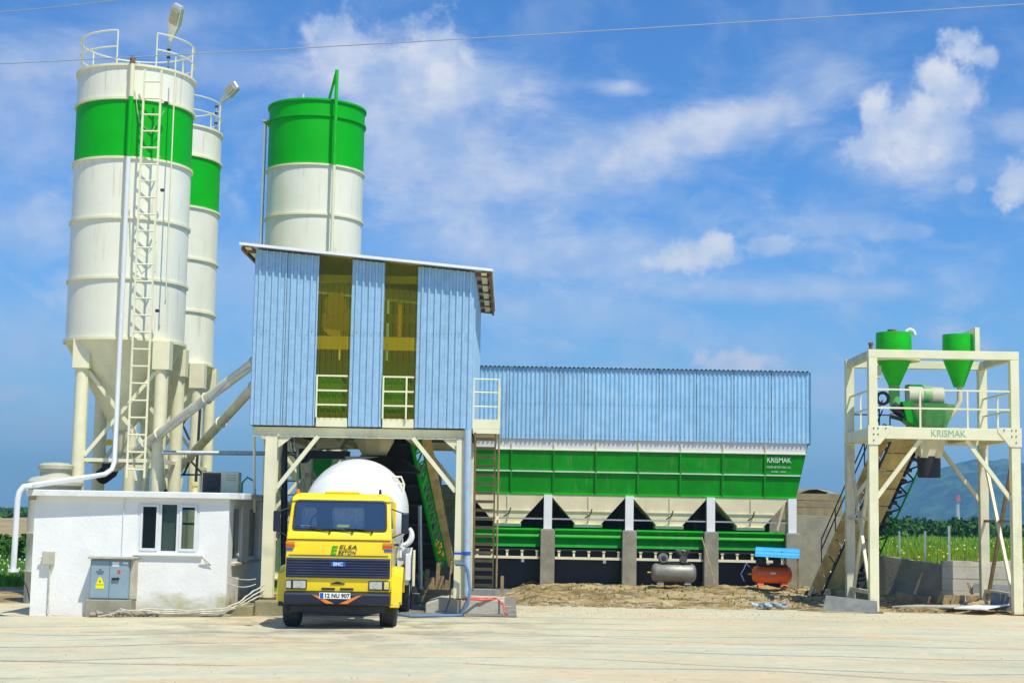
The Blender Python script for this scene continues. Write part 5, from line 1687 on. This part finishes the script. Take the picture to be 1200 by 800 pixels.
# low walls and boards around the plant
lw = thing('low_wall', 'low shaded concrete wall curving away behind the right plant frame', 'low wall', (10, 42, 0))
npn = 6
P0, P1 = V(10.95, 40.6, 0), V(8.75, 44.2, 0)
tops = [1.03, 1.12, 1.20, 1.24, 1.20, 1.22, 1.16]
for k in range(npn):
    a, b_ = P0.lerp(P1, k / npn), P0.lerp(P1, (k + 1) / npn)
    bul = lambda u: Vector((-.5, -.3, 0)) * math.sin(u * PI)
    a, b_ = a + bul(k / npn), b_ + bul((k + 1) / npn)
    MB().prism([(a.x, a.y, -.2), (b_.x, b_.y, -.2), (b_.x, b_.y, tops[k + 1]), (a.x, a.y, tops[k])], (.2, .12, 0)).build('wall_panel', CONCD, lw)  # darker concrete puts the shade of this wall into its colour
lw2 = thing('low_wall', 'low sunlit board marked concrete wall at the right edge behind the frame', 'low wall', (13, 40.5, 0))
mb = MB()
top2 = [(11.0 + .35 * k, 1.13 + .03 * math.sin(k * 1.7) + .02 * math.sin(k * 4.1)) for k in range(18)]
for j in range(4):
    MB().ab((10.97, 40.45 - .008 * (j % 2), -.2 + j * .30), (17.0, 40.7, -.2 + j * .30 + .294)).build('form_board', CONCL, lw2)  # lighter concrete puts the sunlight on this wall into its colour
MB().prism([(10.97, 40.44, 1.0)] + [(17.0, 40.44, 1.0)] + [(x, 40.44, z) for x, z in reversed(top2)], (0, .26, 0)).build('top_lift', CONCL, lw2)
BRD = [
    ('grey_form_panel', WOODG, [(968, 697), (1028, 704), (1028, 718), (964, 715)], 36.7, .04, 'long grey form panel leaning against the front left plant column'),
    ('grey_form_panel', WOODG, [(1142, 683), (1197, 686), (1197, 696), (1136, 694)], 39.9, .04, 'upper grey form panel leaning near the right plant columns'),
    ('grey_form_panel', mat('dark_form_panel', (.10, .12, .13), .8, var=.3), [(1161, 694), (1189, 696), (1189, 716), (1161, 714)], 37.5, .05, 'dark grey board standing against the front right plant column'),
    ('timber_board', WOOD, [(1100, 697), (1131, 697), (1131, 711), (1096, 711)], 39.2, .05, 'tan timber form board standing behind the plant frame, leftmost of its row'),
    ('timber_board', WOOD, [(1133, 697), (1148, 697), (1149, 711), (1133, 711)], 39.25, .05, 'small tan timber board beside the leaning stick behind the frame'),
    ('brown_board', BROWN, [(1050, 693), (1102, 700), (1096, 711), (1050, 710)], 39.5, .05, 'wide dark brown form board lying in front of the low shaded wall'),
    ('wooden_stick', WOOD, [(1133, 682), (1136, 682), (1141, 696), (1138, 696)], 39.6, .03, 'thin slat leaning left above the timber boards'),
    ('wooden_stick', WOOD, [(1103, 692), (1106, 692), (1099, 711), (1096, 711)], 39.1, .03, 'thin slat leaning across the leftmost timber board'),
    ('wooden_stick', WOOD, [(1117, 696), (1120, 696), (1116, 711), (1113, 711)], 39.1, .03, 'thin slat in the middle of the row of timber boards'),
]
for (nm, mm, q, Y, th, lb) in BRD:
    tag(MB().prism([at(a, b_, Y) for a, b_ in q], (0, th, 0)).build(nm, mm, bevel=.004), lb, 'board')
tag(MB().prism([at(1118, 713, 37.0), at(1155, 714, 36.6), at(1186, 708, 37.6), at(1150, 709, 37.9)], (0, 0, .03)).build('white_board', PAPER), 'long white board lying flat on the ground by the right plant', 'board')
tag(MB().prism([at(1046, 711, 37.8), at(1112, 712, 37.4), at(1150, 710.5, 37.8), at(1075, 709.5, 38.1)], (0, 0, .03)).build('pale_board', CONCL), 'pale grey board lying flat left of the white board', 'board')
tag(MB().box((8.1, 39.0, .12), (.9, .10, .12), .12).build('timber_beam', CREAMD), 'short beam lying on the dirt between the left plant columns', 'beam')

# ================================================================== MIXER TRUCK
GX, GY, GZ = -3.06, 29.0, -.035
tk_ = thing('mixer_truck', 'yellow concrete mixer truck with white drum parked under the tower', 'truck', (GX, GY, GZ))


def T(x, y, z):
    if y < 2 and abs(x) <= 1.0065:
        x = x * .955 - .012
    return (GX + x, GY + y, GZ + z)


def tab(a, b_):
    return MB().ab(T(*a), T(*b_))


def loft(secs):
    """secs: list of (half width, y, z) around the side outline -> solid shell"""
    mb = MB()
    n = len(secs)
    vs = [T(-w_, y, z) for w_, y, z in secs] + [T(w_, y, z) for w_, y, z in secs]
    fs = [(i, (i + 1) % n, n + (i + 1) % n, n + i) for i in range(n)]
    fs += [tuple(range(n - 1, -1, -1)), tuple(range(n, 2 * n))]
    return mb.add(vs, fs)


# lower cab with wheel arch cut
arch = [(1.0, .95 + .56 * math.cos(a), .52 + .56 * math.sin(a)) for a in [PI - PI * k / 10 for k in range(11)]]
low = [(1.0, .02, .67), (1.0, .0, .90), (1.0, .0, 1.30), (1.0, .01, 1.62), (.985, .07, 1.74), (.985, .12, 1.79), (.985, 1.9, 1.79), (1.0, 1.9, .70), (1.0, 1.55, .70)]
low += [(w_, y, z) for w_, y, z in reversed(arch) if z > .72]
cab = loft(low).build('cab_body', YEL, tk_, True, bevel=.025)
# belt crease and panel lines
tab((-.985, -.006, 1.605), (.985, .004, 1.617)).build('panel_crease', DARKB, cab)
tab((-.94, -.012, 1.325), (.94, .0, 1.335)).build('panel_crease', DARKB, cab)
# pillars, roof, rear
for s_ in (-1, 1):
    MB().prism([T(s_ * .985, .10, 1.77), T(s_ * .875, .10, 1.77), T(s_ * .855, .30, 2.31), T(s_ * .945, .32, 2.31)], (0, .10, .0)).build('windscreen_pillar', YEL, tk_, bevel=.012)
    MB().prism([T(s_ * .985, .75, 1.78), T(s_ * .985, 1.88, 1.78), T(s_ * .935, 1.80, 2.33), T(s_ * .935, .82, 2.33)], (-s_ * .04, 0, 0)).build('cab_side', YEL, tk_, bevel=.01)
    MB().prism([T(s_ * .983, .20, 1.79), T(s_ * .983, .76, 1.79), T(s_ * .940, .82, 2.31), T(s_ * .943, .38, 2.31)], (-s_ * .012, 0, 0)).build('side_window', GLASSD, tk_)
    MB().prism([T(s_ * 1.004, .16, .95), T(s_ * 1.004, .172, .95), T(s_ * 1.004, .172, 1.74), T(s_ * 1.004, .16, 1.74)], (-s_ * .004, 0, 0)).build('door_gap', DARKB, tk_)
    MB().prism([T(s_ * 1.003, 1.25, 1.1), T(s_ * 1.003, 1.262, 1.1), T(s_ * 1.003, 1.262, 1.78), T(s_ * 1.003, 1.25, 1.78)], (-s_ * .004, 0, 0)).build('door_gap', DARKB, tk_)
    tab((s_ * 1.004, .95, 1.50), (s_ * 1.03, 1.15, 1.54)).build('door_handle', DARKB, tk_)
roof = loft([(.95, .27, 2.30), (.945, .30, 2.37), (.90, .36, 2.425), (.80, .46, 2.455), (.80, 1.70, 2.455), (.90, 1.82, 2.42), (.945, 1.88, 2.34), (.95, 1.88, 2.30)])
roof.build('cab_roof', YEL, tk_, True, bevel=.02)
tab((-.985, 1.84, 1.78), (.985, 1.89, 2.31)).build('cab_rear', YEL, tk_, bevel=.01)
tab((-.33, .42, 2.45), (.33, .95, 2.49)).build('roof_hatch', YEL, tk_, bevel=.012)
# windscreen
fr_out = [(-.905, .085, 1.765), (.905, .085, 1.765), (.875, .268, 2.325), (-.875, .268, 2.325)]
gl = [(-.865, .098, 1.80), (.865, .098, 1.80), (.838, .255, 2.295), (-.838, .255, 2.295)]
n_ = Vector((0, -.5, .17)).normalized()


def rounded(q, r, n=5):
    out = []
    P = [V(p) for p in q]
    for i in range(4):
        a, b_, c_ = P[i - 1], P[i], P[(i + 1) % 4]
        u, v_ = (a - b_).normalized() * r, (c_ - b_).normalized() * r
        for k in range(n + 1):
            t_ = k / n
            out.append(b_ + u * (1 - t_) ** 2 + v_ * t_ ** 2)
    return out


ro = [V(T(*p)) for p in rounded(fr_out, .09)]
ri = [V(T(*p)) for p in rounded(gl, .07)]
k_ = len(ro)
mb = MB()
mb.add([p + n_ * .012 for p in ro] + [p + n_ * .014 for p in ri] + [p - n_ * .05 for p in ro] + [p - n_ * .05 for p in ri],
       [(i, (i + 1) % k_, k_ + (i + 1) % k_, k_ + i) for i in range(k_)] + [(k_ + i, k_ + (i + 1) % k_, 3 * k_ + (i + 1) % k_, 3 * k_ + i) for i in range(k_)] +
       [(i, 2 * k_ + i, 2 * k_ + (i + 1) % k_, (i + 1) % k_) for i in range(k_)])
mb.build('windscreen_seal', BLACK, tk_)
ws = MB().prism([p + n_ * .004 for p in ri], -n_ * .006).build('windscreen', WSH, tk_)
# cab interior
tab((-.93, .30, 1.50), (.93, .62, 1.80)).build('dashboard', DARKB, tk_, bevel=.04)
for (x0, x1) in ((-.82, -.52), (-.22, .42)):
    tab((x0, .80, 1.6), (x1, .95, 2.20)).build('seat_back', SEAT, tk_, bevel=.06)
tab((-.93, 1.78, 1.79), (.93, 1.83, 2.30)).build('rear_lining', mat('cab_lining', (.10, .14, .22), .8), tk_)
MB().lathe(T(-.40, .62, 1.88), [(.20, -.015), (.225, 0), (.20, .015), (.185, 0), (.20, -.015)], 24, axis='Y').build('steering_wheel', DARKB, tk_, True)
MB().box(T(-.66, .12, 1.845), (.17, .01, .045), 0, -.3).build('permit_sticker', PIPEB, tk_)
MB().box(T(.06, .14, 1.86), (.22, .01, .05), 0, -.3).build('dash_sticker', SIGNY, tk_)
tab((-.82, .24, 2.18), (-.70, .26, 2.24)).build('sun_visor', DARKB, tk_)
# wipers
for (x0, x1, z1) in ((-.18, -.66, 1.85), (.25, -.14, 1.81), (.62, .28, 1.82)):
    w_ = MB().beam(T(x0, .045, 1.775), T(x1, .07, z1), .012, .012)
    w_.beam(T(x1 - .18, .072, z1 - .005), T(x1 + .20, .072, z1 - .02), .014, .014).cyl(T(x0, .02, 1.765), T(x0, .08, 1.765), .022, n=8)
    w_.build('wiper', BLACK, tk_)
# markings and badge
g_ = -.006
text('ELSA', 'lettering', INK, cab, T(.17, g_, 1.480), .105, shear=.25, bold=.0, width=.32)
text('BETON', 'lettering', INK, cab, T(.155, g_, 1.383), .092, shear=.25, bold=.0, width=.33)
for (dx, ww_) in ((-.12, .17),):
    x0 = dx - .03
    for z in (1.36, 1.425, 1.49):
        sh = (z - 1.36) * .25
        MB().prism([T(x0 + sh, g_, z - .014), T(x0 + sh + .10, g_, z - .014), T(x0 + sh + .107, g_, z + .014), T(x0 + sh + .01, g_, z + .014)], (0, -.004, 0)).build('logo_bar', GREENL, cab)
    MB().prism([T(x0, g_, 1.346), T(x0 + .035, g_, 1.346), T(x0 + .067, g_, 1.504), T(x0 + .032, g_, 1.504)], (0, -.003, 0)).build('logo_stem', GREENL, cab)
for s_ in (-1, 1):
    for (z, mm) in ((1.545, ORANGE), (1.485, RED), (1.425, BLUEM)):
        a, b_ = (.83, .997) if z > 1.45 else (.86, .997)
        tab((s_ * a, g_ - .003, z - .016), (s_ * b_, g_ + .003, z + .022)).build('side_stripe', mm, cab)
        tab((s_ * 1.0005, .0, z - .016), (s_ * 1.006, .14, z + .022)).build('side_stripe', mm, cab)
gr = tab((-.985, -.012, .925), (.985, .03, 1.285)).build('grille', GRILLE, tk_, bevel=.012)
for k in range(7):
    z = .95 + k * .048
    MB().prism([T(-.965, -.014, z), T(-.965, -.05, z + .006), T(-.965, -.05, z + .022), T(-.965, -.014, z + .031)], (1.843, 0, 0)).build('grille_bar', GRILLE, gr)
MB().box(T(.0, -.058, 1.175), (.26, .014, .085)).build('badge', BLUEM, gr, bevel=.006)
text('BMC', 'badge_lettering', LETB, gr, T(.0, -.068, 1.175), .085, bold=.004, width=.17)
# headlamps
for s_ in (-1, 1):
    hl = tab((s_ * .58, -.02, .715), (s_ * .985, .02, .885)).build('headlamp', DARKB, tk_, bevel=.02)
    MB().box(T(s_ * .72, -.024, .802), (.23, .02, .135)).build('lens', CHROME, hl, bevel=.02)
    MB().lathe(T(s_ * .72, -.035, .802), [(.055, 0), (.05, -.006), (.0, -.008)], 20, axis='Y').build('bulb_ring', CHROME, hl, True)
    MB().box(T(s_ * .925, -.022, .802), (.09, .02, .135)).build('indicator', CHROME if s_ < 0 else mat('pale_amber_lens', (.70, .60, .15), .3, var=.1), hl, bevel=.01)
tab((-.13, -.006, .815), (.13, .01, .84)).prism([T(-.08, -.005, .84), T(.08, -.005, .84), T(.03, -.005, .86), T(-.03, -.005, .86)], (0, .01, 0)).build('handle_slot', BLACK, tk_)
for s_ in (-1, 1):
    tab((s_ * .05, -.006, .715), (s_ * .30, .01, .750)).build('air_slot', BLACK, tk_)
# bumper
bp_ = MB().prism([T(-1.0, -.06, .665), T(-1.0, -.09, .63), T(-1.0, -.09, .49), T(-1.0, -.03, .44), T(-1.0, .25, .45), T(-1.0, .25, .675), T(-1.0, -.02, .675)], (1.91, 0, 0)).build('bumper', DARKB, tk_, bevel=.015)
for s_ in (-1, 1):
    MB().prism([T(s_ * .47, -.094, .63), T(s_ * .37, -.094, .615), T(s_ * .05, -.094, .475), T(s_ * .20, -.094, .475)], (0, -.004, 0)).build('chevron', ORANGE, bp_)
pl = MB().box(T(-.04, -.10, .615), (.56, .012, .11)).build('number_plate', PAPER, bp_, bevel=.004)
MB().box(T(-.285, -.1085, .615), (.06, .005, .10)).build('plate_band', BLUEM, pl)
text('12 NU 907', 'plate_lettering', INK, pl, T(.0, -.1085, .613), .10, bold=.003, width=.44, ext=.001)
tab((-.9, .2, .30), (.9, .3, .42)).build('front_beam', DARKST, tk_)
MB().cyl(T(-.9, .95, .46), T(.9, .95, .46), .07, n=10).build('front_axle', DARKST, tk_, True)
# fenders
for s_ in (-1, 1):
    pts = [PI * 1.06 - PI * 1.02 * k / 14 for k in range(15)]
    mb = MB()
    vs = []
    for a in pts:
        for (x, r) in ((.90, .575), (1.10, .575), (1.14, .555), (1.14, .525), (.90, .54)):
            vs.append(T(s_ * x, .95 + r * math.cos(a) * 1.12, .55 + r * math.sin(a)))
    fs = []
    for i in range(14):
        for k in range(5):
            fs.append((i * 5 + k, i * 5 + (k + 1) % 5, i * 5 + 5 + (k + 1) % 5, i * 5 + 5 + k))
    fs += [(4, 3, 2, 1, 0), tuple(70 + k for k in range(5))]
    mb.add(vs, fs)
    mb.prism([T(s_ * 1.0, .28, 1.05), T(s_ * 1.13, .30, .95), T(s_ * 1.14, .28, .50), T(s_ * 1.0, .20, .45)], (0, .05, 0))
    mb.build('fender', YEL, tk_, True, bevel=.008)
    tab((s_ * .98, .22, .40), (s_ * 1.1, .45, .48)).build('step', YEL if s_ > 0 else DARKB, tk_, bevel=.01)


# wheels
def wheel(x, y, twin=False, first=None):
    c = T(x, y, .5)
    s_ = 1 if x > 0 else -1
    h = .15
    tw_ = MB().lathe(c, [(.27, -h), (.36, -h - .01), (.46, -h), (.493, -h + .035), (.5, -.03), (.5, .03), (.493, h - .035), (.46, h), (.36, h + .01), (.27, h)], 40, axis='X').build('wheel', TYRE, tk_, True)
    tr = MB()
    for k in range(36):
        a = 2 * PI * k / 36
        for (xx, da) in ((-.075, 0), (.075, .087), (0, .04)):
            tr.box((c[0] + xx, c[1] + .499 * math.cos(a + da), c[2] + .499 * math.sin(a + da)), (.062, .05, .016), 0, a + da + PI / 2)
    tr.build('tread', TYRE, tw_)
    MB().lathe(c, [(.30, s_ * (h - .02)), (.27, s_ * (h - .03)), (.24, s_ * (h - .08)), (.16, s_ * (h - .06)), (.14, s_ * h), (.0, s_ * (h + .01))], 28, axis='X').build('rim', CREAM, tw_, True)


for x in (-.93, .93):
    wheel(x, .95)
for y in (5.35, 6.6):
    for x in (-.95, -.60, .60, .95):
        wheel(x, y)
# chassis
for s_ in (-1, 1):
    tab((s_ * .36, .4, .62), (s_ * .44, 7.6, .86)).build('chassis_rail', DARKST, tk_)
tab((-.5, 1.1, .35), (.5, 1.8, .8)).build('engine', DARKST, tk_, bevel=.04)
tab((-.9, 2.0, .55), (-.48, 3.2, 1.0)).build('fuel_tank', GREYT, tk_, bevel=.05)
for y in (5.35, 6.6):
    MB().cyl(T(-1, y, .5), T(1, y, .5), .09, n=10).build('rear_axle', DARKST, tk_, True)
# white water tank behind the cab
tab((-.86, 1.98, 1.6), (.55, 2.30, 2.47)).build('water_tank', WHITE, tk_, bevel=.09)
tab((-.80, 1.95, 1.0), (.80, 2.35, 1.6)).build('drum_front_stand', WHITE, tk_, bevel=.03)
# drum: axis rising to the rear
da, db_ = V(T(-.02, 2.45, 1.78)), V(T(-.02, 7.3, 2.58))
dd = (db_ - da).normalized()
prof = [(0.0, .42), (.02, .50), (.35, .80), (.9, 1.03), (1.25, 1.13), (1.6, 1.16), (2.3, 1.16), (2.7, 1.12), (3.3, .97), (3.9, .78), (4.5, .58), (4.75, .52), (4.8, .48)]
mb = MB()
xx_ = Vector((1, 0, 0))
yy_ = dd.cross(xx_)
N_ = 56
vs = []
fine = []
for i in range(len(prof) - 1):
    for k in range(4):
        t_ = k / 4
        fine.append((prof[i][0] + (prof[i + 1][0] - prof[i][0]) * t_, prof[i][1] + (prof[i + 1][1] - prof[i][1]) * t_))
fine.append(prof[-1])
# smooth the outline
for _ in range(3):
    fine = [fine[0]] + [(fine[i][0], (fine[i - 1][1] + 2 * fine[i][1] + fine[i + 1][1]) / 4) for i in range(1, len(fine) - 1)] + [fine[-1]]
for (l_, r) in fine:
    r *= .94
    for k in range(N_):
        a = 2 * PI * k / N_
        vs.append(da + dd * l_ + xx_ * r * math.cos(a) + yy_ * r * math.sin(a))
fs = [(j * N_ + i, j * N_ + (i + 1) % N_, (j + 1) * N_ + (i + 1) % N_, (j + 1) * N_ + i) for j in range(len(fine) - 1) for i in range(N_)]
fs += [tuple(range(N_ - 1, -1, -1))]
mb.add(vs, fs)
DRW = mat('white_drum_paint', (.84, .84, .83), .4, var=.02, dirt=(.70, .69, .62), damt=.4, dscale=1.2, dlo=.55, dhi=.7, coat=.15)
drum = mb.build('mixer_drum', DRW, tk_, True)
for (a, l_) in ((1.2, 1.0), (1.75, .95), (.9, 1.3), (2.3, 1.1)):
    r = .97
    p = da + dd * l_ + xx_ * r * math.cos(a) * .99 + yy_ * r * math.sin(a) * .99
    MB().cyl(p - Vector((0, .0, 0)), p + Vector((0, -.02, .02)), .03, n=8).build('drum_bolt', GREYT, drum, True)
MB().lathe(T(.02, 6.2, 2.35), [(.80, -.06), (.80, .06), (.72, .06), (.72, -.06), (.80, -.06)], 40, axis='Y').build('drum_ring', DARKST, tk_, True)
tab((-.8, 6.4, 1.0), (.8, 6.6, 2.0)).build('rear_stand', WHITE, tk_, bevel=.02)
MB().lathe(T(.02, 7.3, 2.9), [(.30, -.1), (.55, .45), (.57, .47)], 24).build('feed_chute', WHITE, tk_, True)
# rear ladder, chute and mudguard seen at the right side
MB().tube([T(.88, 4.0, 1.2), T(.98, 4.0, 2.72), T(.92, 4.0, 2.86), T(.62, 4.0, 2.86)], .022, 8).tube([T(.80, 4.0, 2.72), T(.97, 4.0, 2.72)], .018, 6).build('ladder_frame', CREAM, tk_, True)
tab((1.03, 4.35, .72), (1.14, 5.0, 1.28)).build('side_box', WHITE, tk_, bevel=.02)
MB().prism([T(.80, 4.62, 1.42), T(1.17, 4.62, 1.40), T(1.13, 4.62, 1.1), T(1.10, 4.62, .62), T(.90, 4.62, .62)], (0, .05, 0)).build('mudguard_front', WHITE, tk_, bevel=.01)
MB().box(T(1.0, 4.6, 1.02), (.14, .02, .03)).build('mudguard_slot', RUST, tk_)
mb = MB()
mb.tube([T(.98 + .17 * math.sin(a), 4.5, 1.66 - .20 * math.cos(a)) for a in [-.2 + 2.6 * k / 10 for k in range(11)]], lambda u: .035 + .03 * math.sin(u * PI), 10)
mb.build('spare_chute', WHITE, tk_, True)
MB().tube([T(.92, 4.4, 1.2), T(.94, 4.4, 2.05)], .035, 8).box(T(.90, 4.38, 1.72), (.2, .06, .1)).box(T(.94, 4.38, 1.5), (.07, .07, .2)).build('chute_bracket', WHITE, tk_, True)
MB().box(T(.93, 4.36, 1.55), (.06, .05, .07)).build('red_marker', RUST, tk_)
MB().cyl(T(1.2, 4.7, .6), T(1.2, 4.7, 1.35), .03, n=8).build('hose_pipe', CREAM, tk_, True)
# mirrors
for s_, xo in ((-1, -1.16), (1, 1.17)):
    m_ = MB().box(T(xo, .12, 1.93), (.13, .07, .38), s_ * .25).build('mirror', DARKB, tk_, bevel=.025)
    MB().tube([T(s_ * .97, .28, 2.18), T(xo * .99, .13, 2.10)], .011, 6).tube([T(s_ * 1.0, .20, 1.66), T(xo * .99, .13, 1.76)], .011, 6).build('mirror_arm', BLACK, m_, True)
MB().cyl(T(-.86, .5, 2.43), T(-.86, .5, 2.52), .04, .03, 10).build('marker_lamp', ORANGE, tk_, True)
MB().cyl(T(.73, .5, 2.44), T(.73, .5, 2.54), .03, .02, 10).build('roof_stub', DARKB, tk_, True)

tk_.rotation_euler = (0, 0, .026)

# ================================================================== COMPRESSORS, HOSES, SMALL THINGS
def compressor(px0, px1, ptop, pbot, Y, m, label, red):
    a, b_ = at(px0, pbot, Y), at(px1, ptop, Y)
    x0, x1, zb, zt = a[0], b_[0], a[2], b_[2]
    r = (zt - zb) / 2 * .92
    zc = zb + .06 + r
    t = thing('air_compressor', label, 'air compressor', ((x0 + x1) / 2, Y, zb), 'air compressors')
    e = .12
    MB().lathe((x0, Y, zc), [(0, 0), (r * .55, .015), (r * .85, .05), (r, e), (r, x1 - x0 - e), (r * .85, x1 - x0 - .05), (r * .55, x1 - x0 - .015), (0, x1 - x0)], 28, axis='X').build('tank', m, t, True)
    for f in (.2, .8):
        x = x0 + (x1 - x0) * f
        MB().prism([(x - .09, Y - .16, zb), (x + .09, Y - .16, zb), (x + .06, Y - .12, zc - r * .6), (x - .06, Y - .12, zc - r * .6)], (0, .3, 0)).build('foot', m, t)
    mx = x0 + (x1 - x0) * (.28 if not red else .25)
    hx = x0 + (x1 - x0) * (.70 if not red else .62)
    MB().ab((x0 + .25 * (x1 - x0), Y - .13, zc + r), (x1 - .12 * (x1 - x0), Y + .13, zc + r + .03)).build('base_plate', DARKST, t)
    mt = MB().cyl((mx - .02, Y - .16, zc + r + .14), (mx - .02, Y + .1, zc + r + .14), .115, n=18)
    for k in range(5):
        mt.cyl((mx - .02, Y - .10 + .05 * k, zc + r + .14), (mx - .02, Y - .085 + .05 * k, zc + r + .14), .135, n=18)
    mt.box((mx - .02, Y, zc + r + .03), (.16, .2, .06)).build('motor', GREYT if not red else DARKST, t, True)
    MB().lathe((mx - .02, Y - .17, zc + r + .14), [(.07, 0), (.03, -.01), (.0, -.01)], 16, axis='Y').build('pulley', DARKST, t, True)
    pb = MB().box((hx, Y, zc + r + .11), (.17, .18, .16)).cyl((hx, Y - .16, zc + r + .12), (hx, Y - .08, zc + r + .12), .10, n=18)
    for s_ in (-1, 1):
        q = Vector((s_ * .6, 0, .8)).normalized()
        p = V((hx, Y, zc + r + .14))
        for k in range(6):
            pb.cyl(p + q * (.06 + .035 * k), p + q * (.075 + .035 * k), .085 - .003 * k, n=14)
        pb.cyl(p + q * .05, p + q * .29, .05, n=12)
    pb.build('pump_head', DARKST if red else mat('brown_grey_pump', (.12, .105, .09), .6, .3, var=.3), t, True)
    MB().tube([(hx - .15, Y, zc + r + .32), (hx - .02, Y - .05, zc + r + .36), (hx + .15, Y, zc + r + .32)], .015, 6).build('air_pipe', GALV, t, True)
    MB().cyl((x0 - .1, Y, zc), (x0, Y, zc), .02, n=8).build('valve', YELD, t)
    return t, zc, r, x0, x1


compressor(763, 816, 661, 684, 43.4, GREYT, 'grey steel air compressor standing in the third bay of the bins', False)
t, zc, r, x0, x1 = compressor(881, 928, 664, 685, 43.4, REDT, 'orange red air compressor under a small blue canopy', True)
MB().box(((x0 + x1) / 2, 43.4 - r - .002, zc + .04), (.14, .004, .05)).build('label', PAPER, t)
cn = thing('blue_canopy', 'small sloping blue sheet canopy over the red compressor', 'canopy', (7.2, 43.4, .4))
a, b_, c_, d_ = at(886, 640.5, 43.9), at(937, 643, 43.9), at(938, 655, 42.9), at(884.5, 652.5, 42.9)
u = V(b_) - V(a)
v_ = V(d_) - V(a)
MB().corr(a, v_.normalized(), v_.length, u, 1.0, None, .04, .36, Vector((0, .2, 1)).normalized()).build('sheet', CYAN, cn, solid=.012)
for p in (at(935, 655, 43.0), at(935, 650, 43.85), at(888, 650, 43.85)):
    MB().beam((p[0], p[1], .25), p, .04, .04).build('prop', BROWN, cn)
tag(MB().tube([at(822.5, 629, 44.6), at(838, 684, 43.6)], .018, 6).build('leaning_pole', WOOD), 'thin wooden pole leaning on the fourth concrete pier', 'pole')
tag(MB().tube(wav([at(872, 680, 43.5), at(868, 672, 43.5), at(875, 660, 43.6), at(882, 668, 43.6)], 4, .02, 4), .012, 5).build('thin_hose', HOSEB), 'thin dark hose hanging left of the red compressor', 'hose')
# bundle of rags on the dirt
mb = MB()
x, y = 6.2, 37.5
for k in range(16):
    mb.box((x + rnd.uniform(-.38, .38), y + rnd.uniform(-.1, .1), .06 + rnd.uniform(0, .07)), (rnd.uniform(.1, .28), .12, rnd.uniform(.03, .08)), rnd.random() * 3, rnd.random() * .6, rnd.random() * .6)
tag(mb.build('rag_bundle', CLOTH, bevel=.01), 'grey blue bundle of rags lying on the dirt edge', 'rags')
# hoses at the tower column
bx = at(545, 661, 33.3)
P = [at(534, 661, 33.25), at(545, 661, 33.2), at(548, 668, 33.1), at(551, 690, 33.0), at(548, 708, 32.9), (-.95, 32.9, .03), (-1.4, 32.6, .03), (-1.95, 32.3, .03), (-2.2, 32.4, .05), (-2.35, 33.4, .25)]
tag(MB().tube(P, .032, 8).build('blue_hose', HOSEB, smooth=True), 'thick blue grey hose looping from the column down to the truck', 'hose')
P = [at(547, 664, 33.25), at(545, 700, 33.6), at(542, 702, 33.7), at(560, 702, 33.9), at(574, 702.5, 33.95), at(583, 702, 34), at(590, 708, 33.8), at(591, 717, 33.5), (0.0, 33.4, .03)]
tag(MB().tube(wav(P, 3, .012, 2), .020, 7).build('red_hose', HOSER, smooth=True), 'lower red hose lying across the top of the footing block', 'hose', 'red hoses on the footing block')
P = [at(546, 668, 33.3), at(543, 699, 33.6), at(552, 700, 34.2), at(570, 701, 34.2), at(580, 700, 34.2), at(586, 704, 34.1)]
tag(MB().tube(wav(P, 3, .012, 5), .018, 7).build('red_hose', HOSER, smooth=True), 'upper red hose coiled behind the first on the footing block', 'hose', 'red hoses on the footing block')
P = [at(546, 640, 33.5), at(548, 672, 33.5), at(543, 690, 33.5), at(544, 702, 33.6)]
tag(MB().tube(wav(P, 4, .02, 8), .022, 7).build('orange_strap', ORANGE, smooth=True), 'orange strap hanging down behind the tower downspout', 'strap')
tag(MB().tube([at(529, 672, 33.6), at(527, 703, 33.4), at(522, 716, 33.2)], .018, 6).build('black_cable', DARKB, smooth=True), 'thin black cable dropping along the right tower column', 'cable')

# ================================================================== AIR
hz = MB().ab((-3600, -45, -12), (3600, 4300, 130)).build('haze', None or WIRE, kind='stuff')
hz.data.materials.clear()
m = bpy.data.materials.new('haze')
m.use_nodes = True
nt = m.node_tree
nt.nodes.remove(nt.nodes['Principled BSDF'])
pv = nt.nodes.new('ShaderNodeVolumePrincipled')
pv.inputs['Color'].default_value = (.34, .74, 1.0, 1)
pv.inputs['Density'].default_value = .00036
pv.inputs['Anisotropy'].default_value = .2
nt.links.new(pv.outputs[0], nt.nodes['Material Output'].inputs['Volume'])
hz.data.materials.append(m)
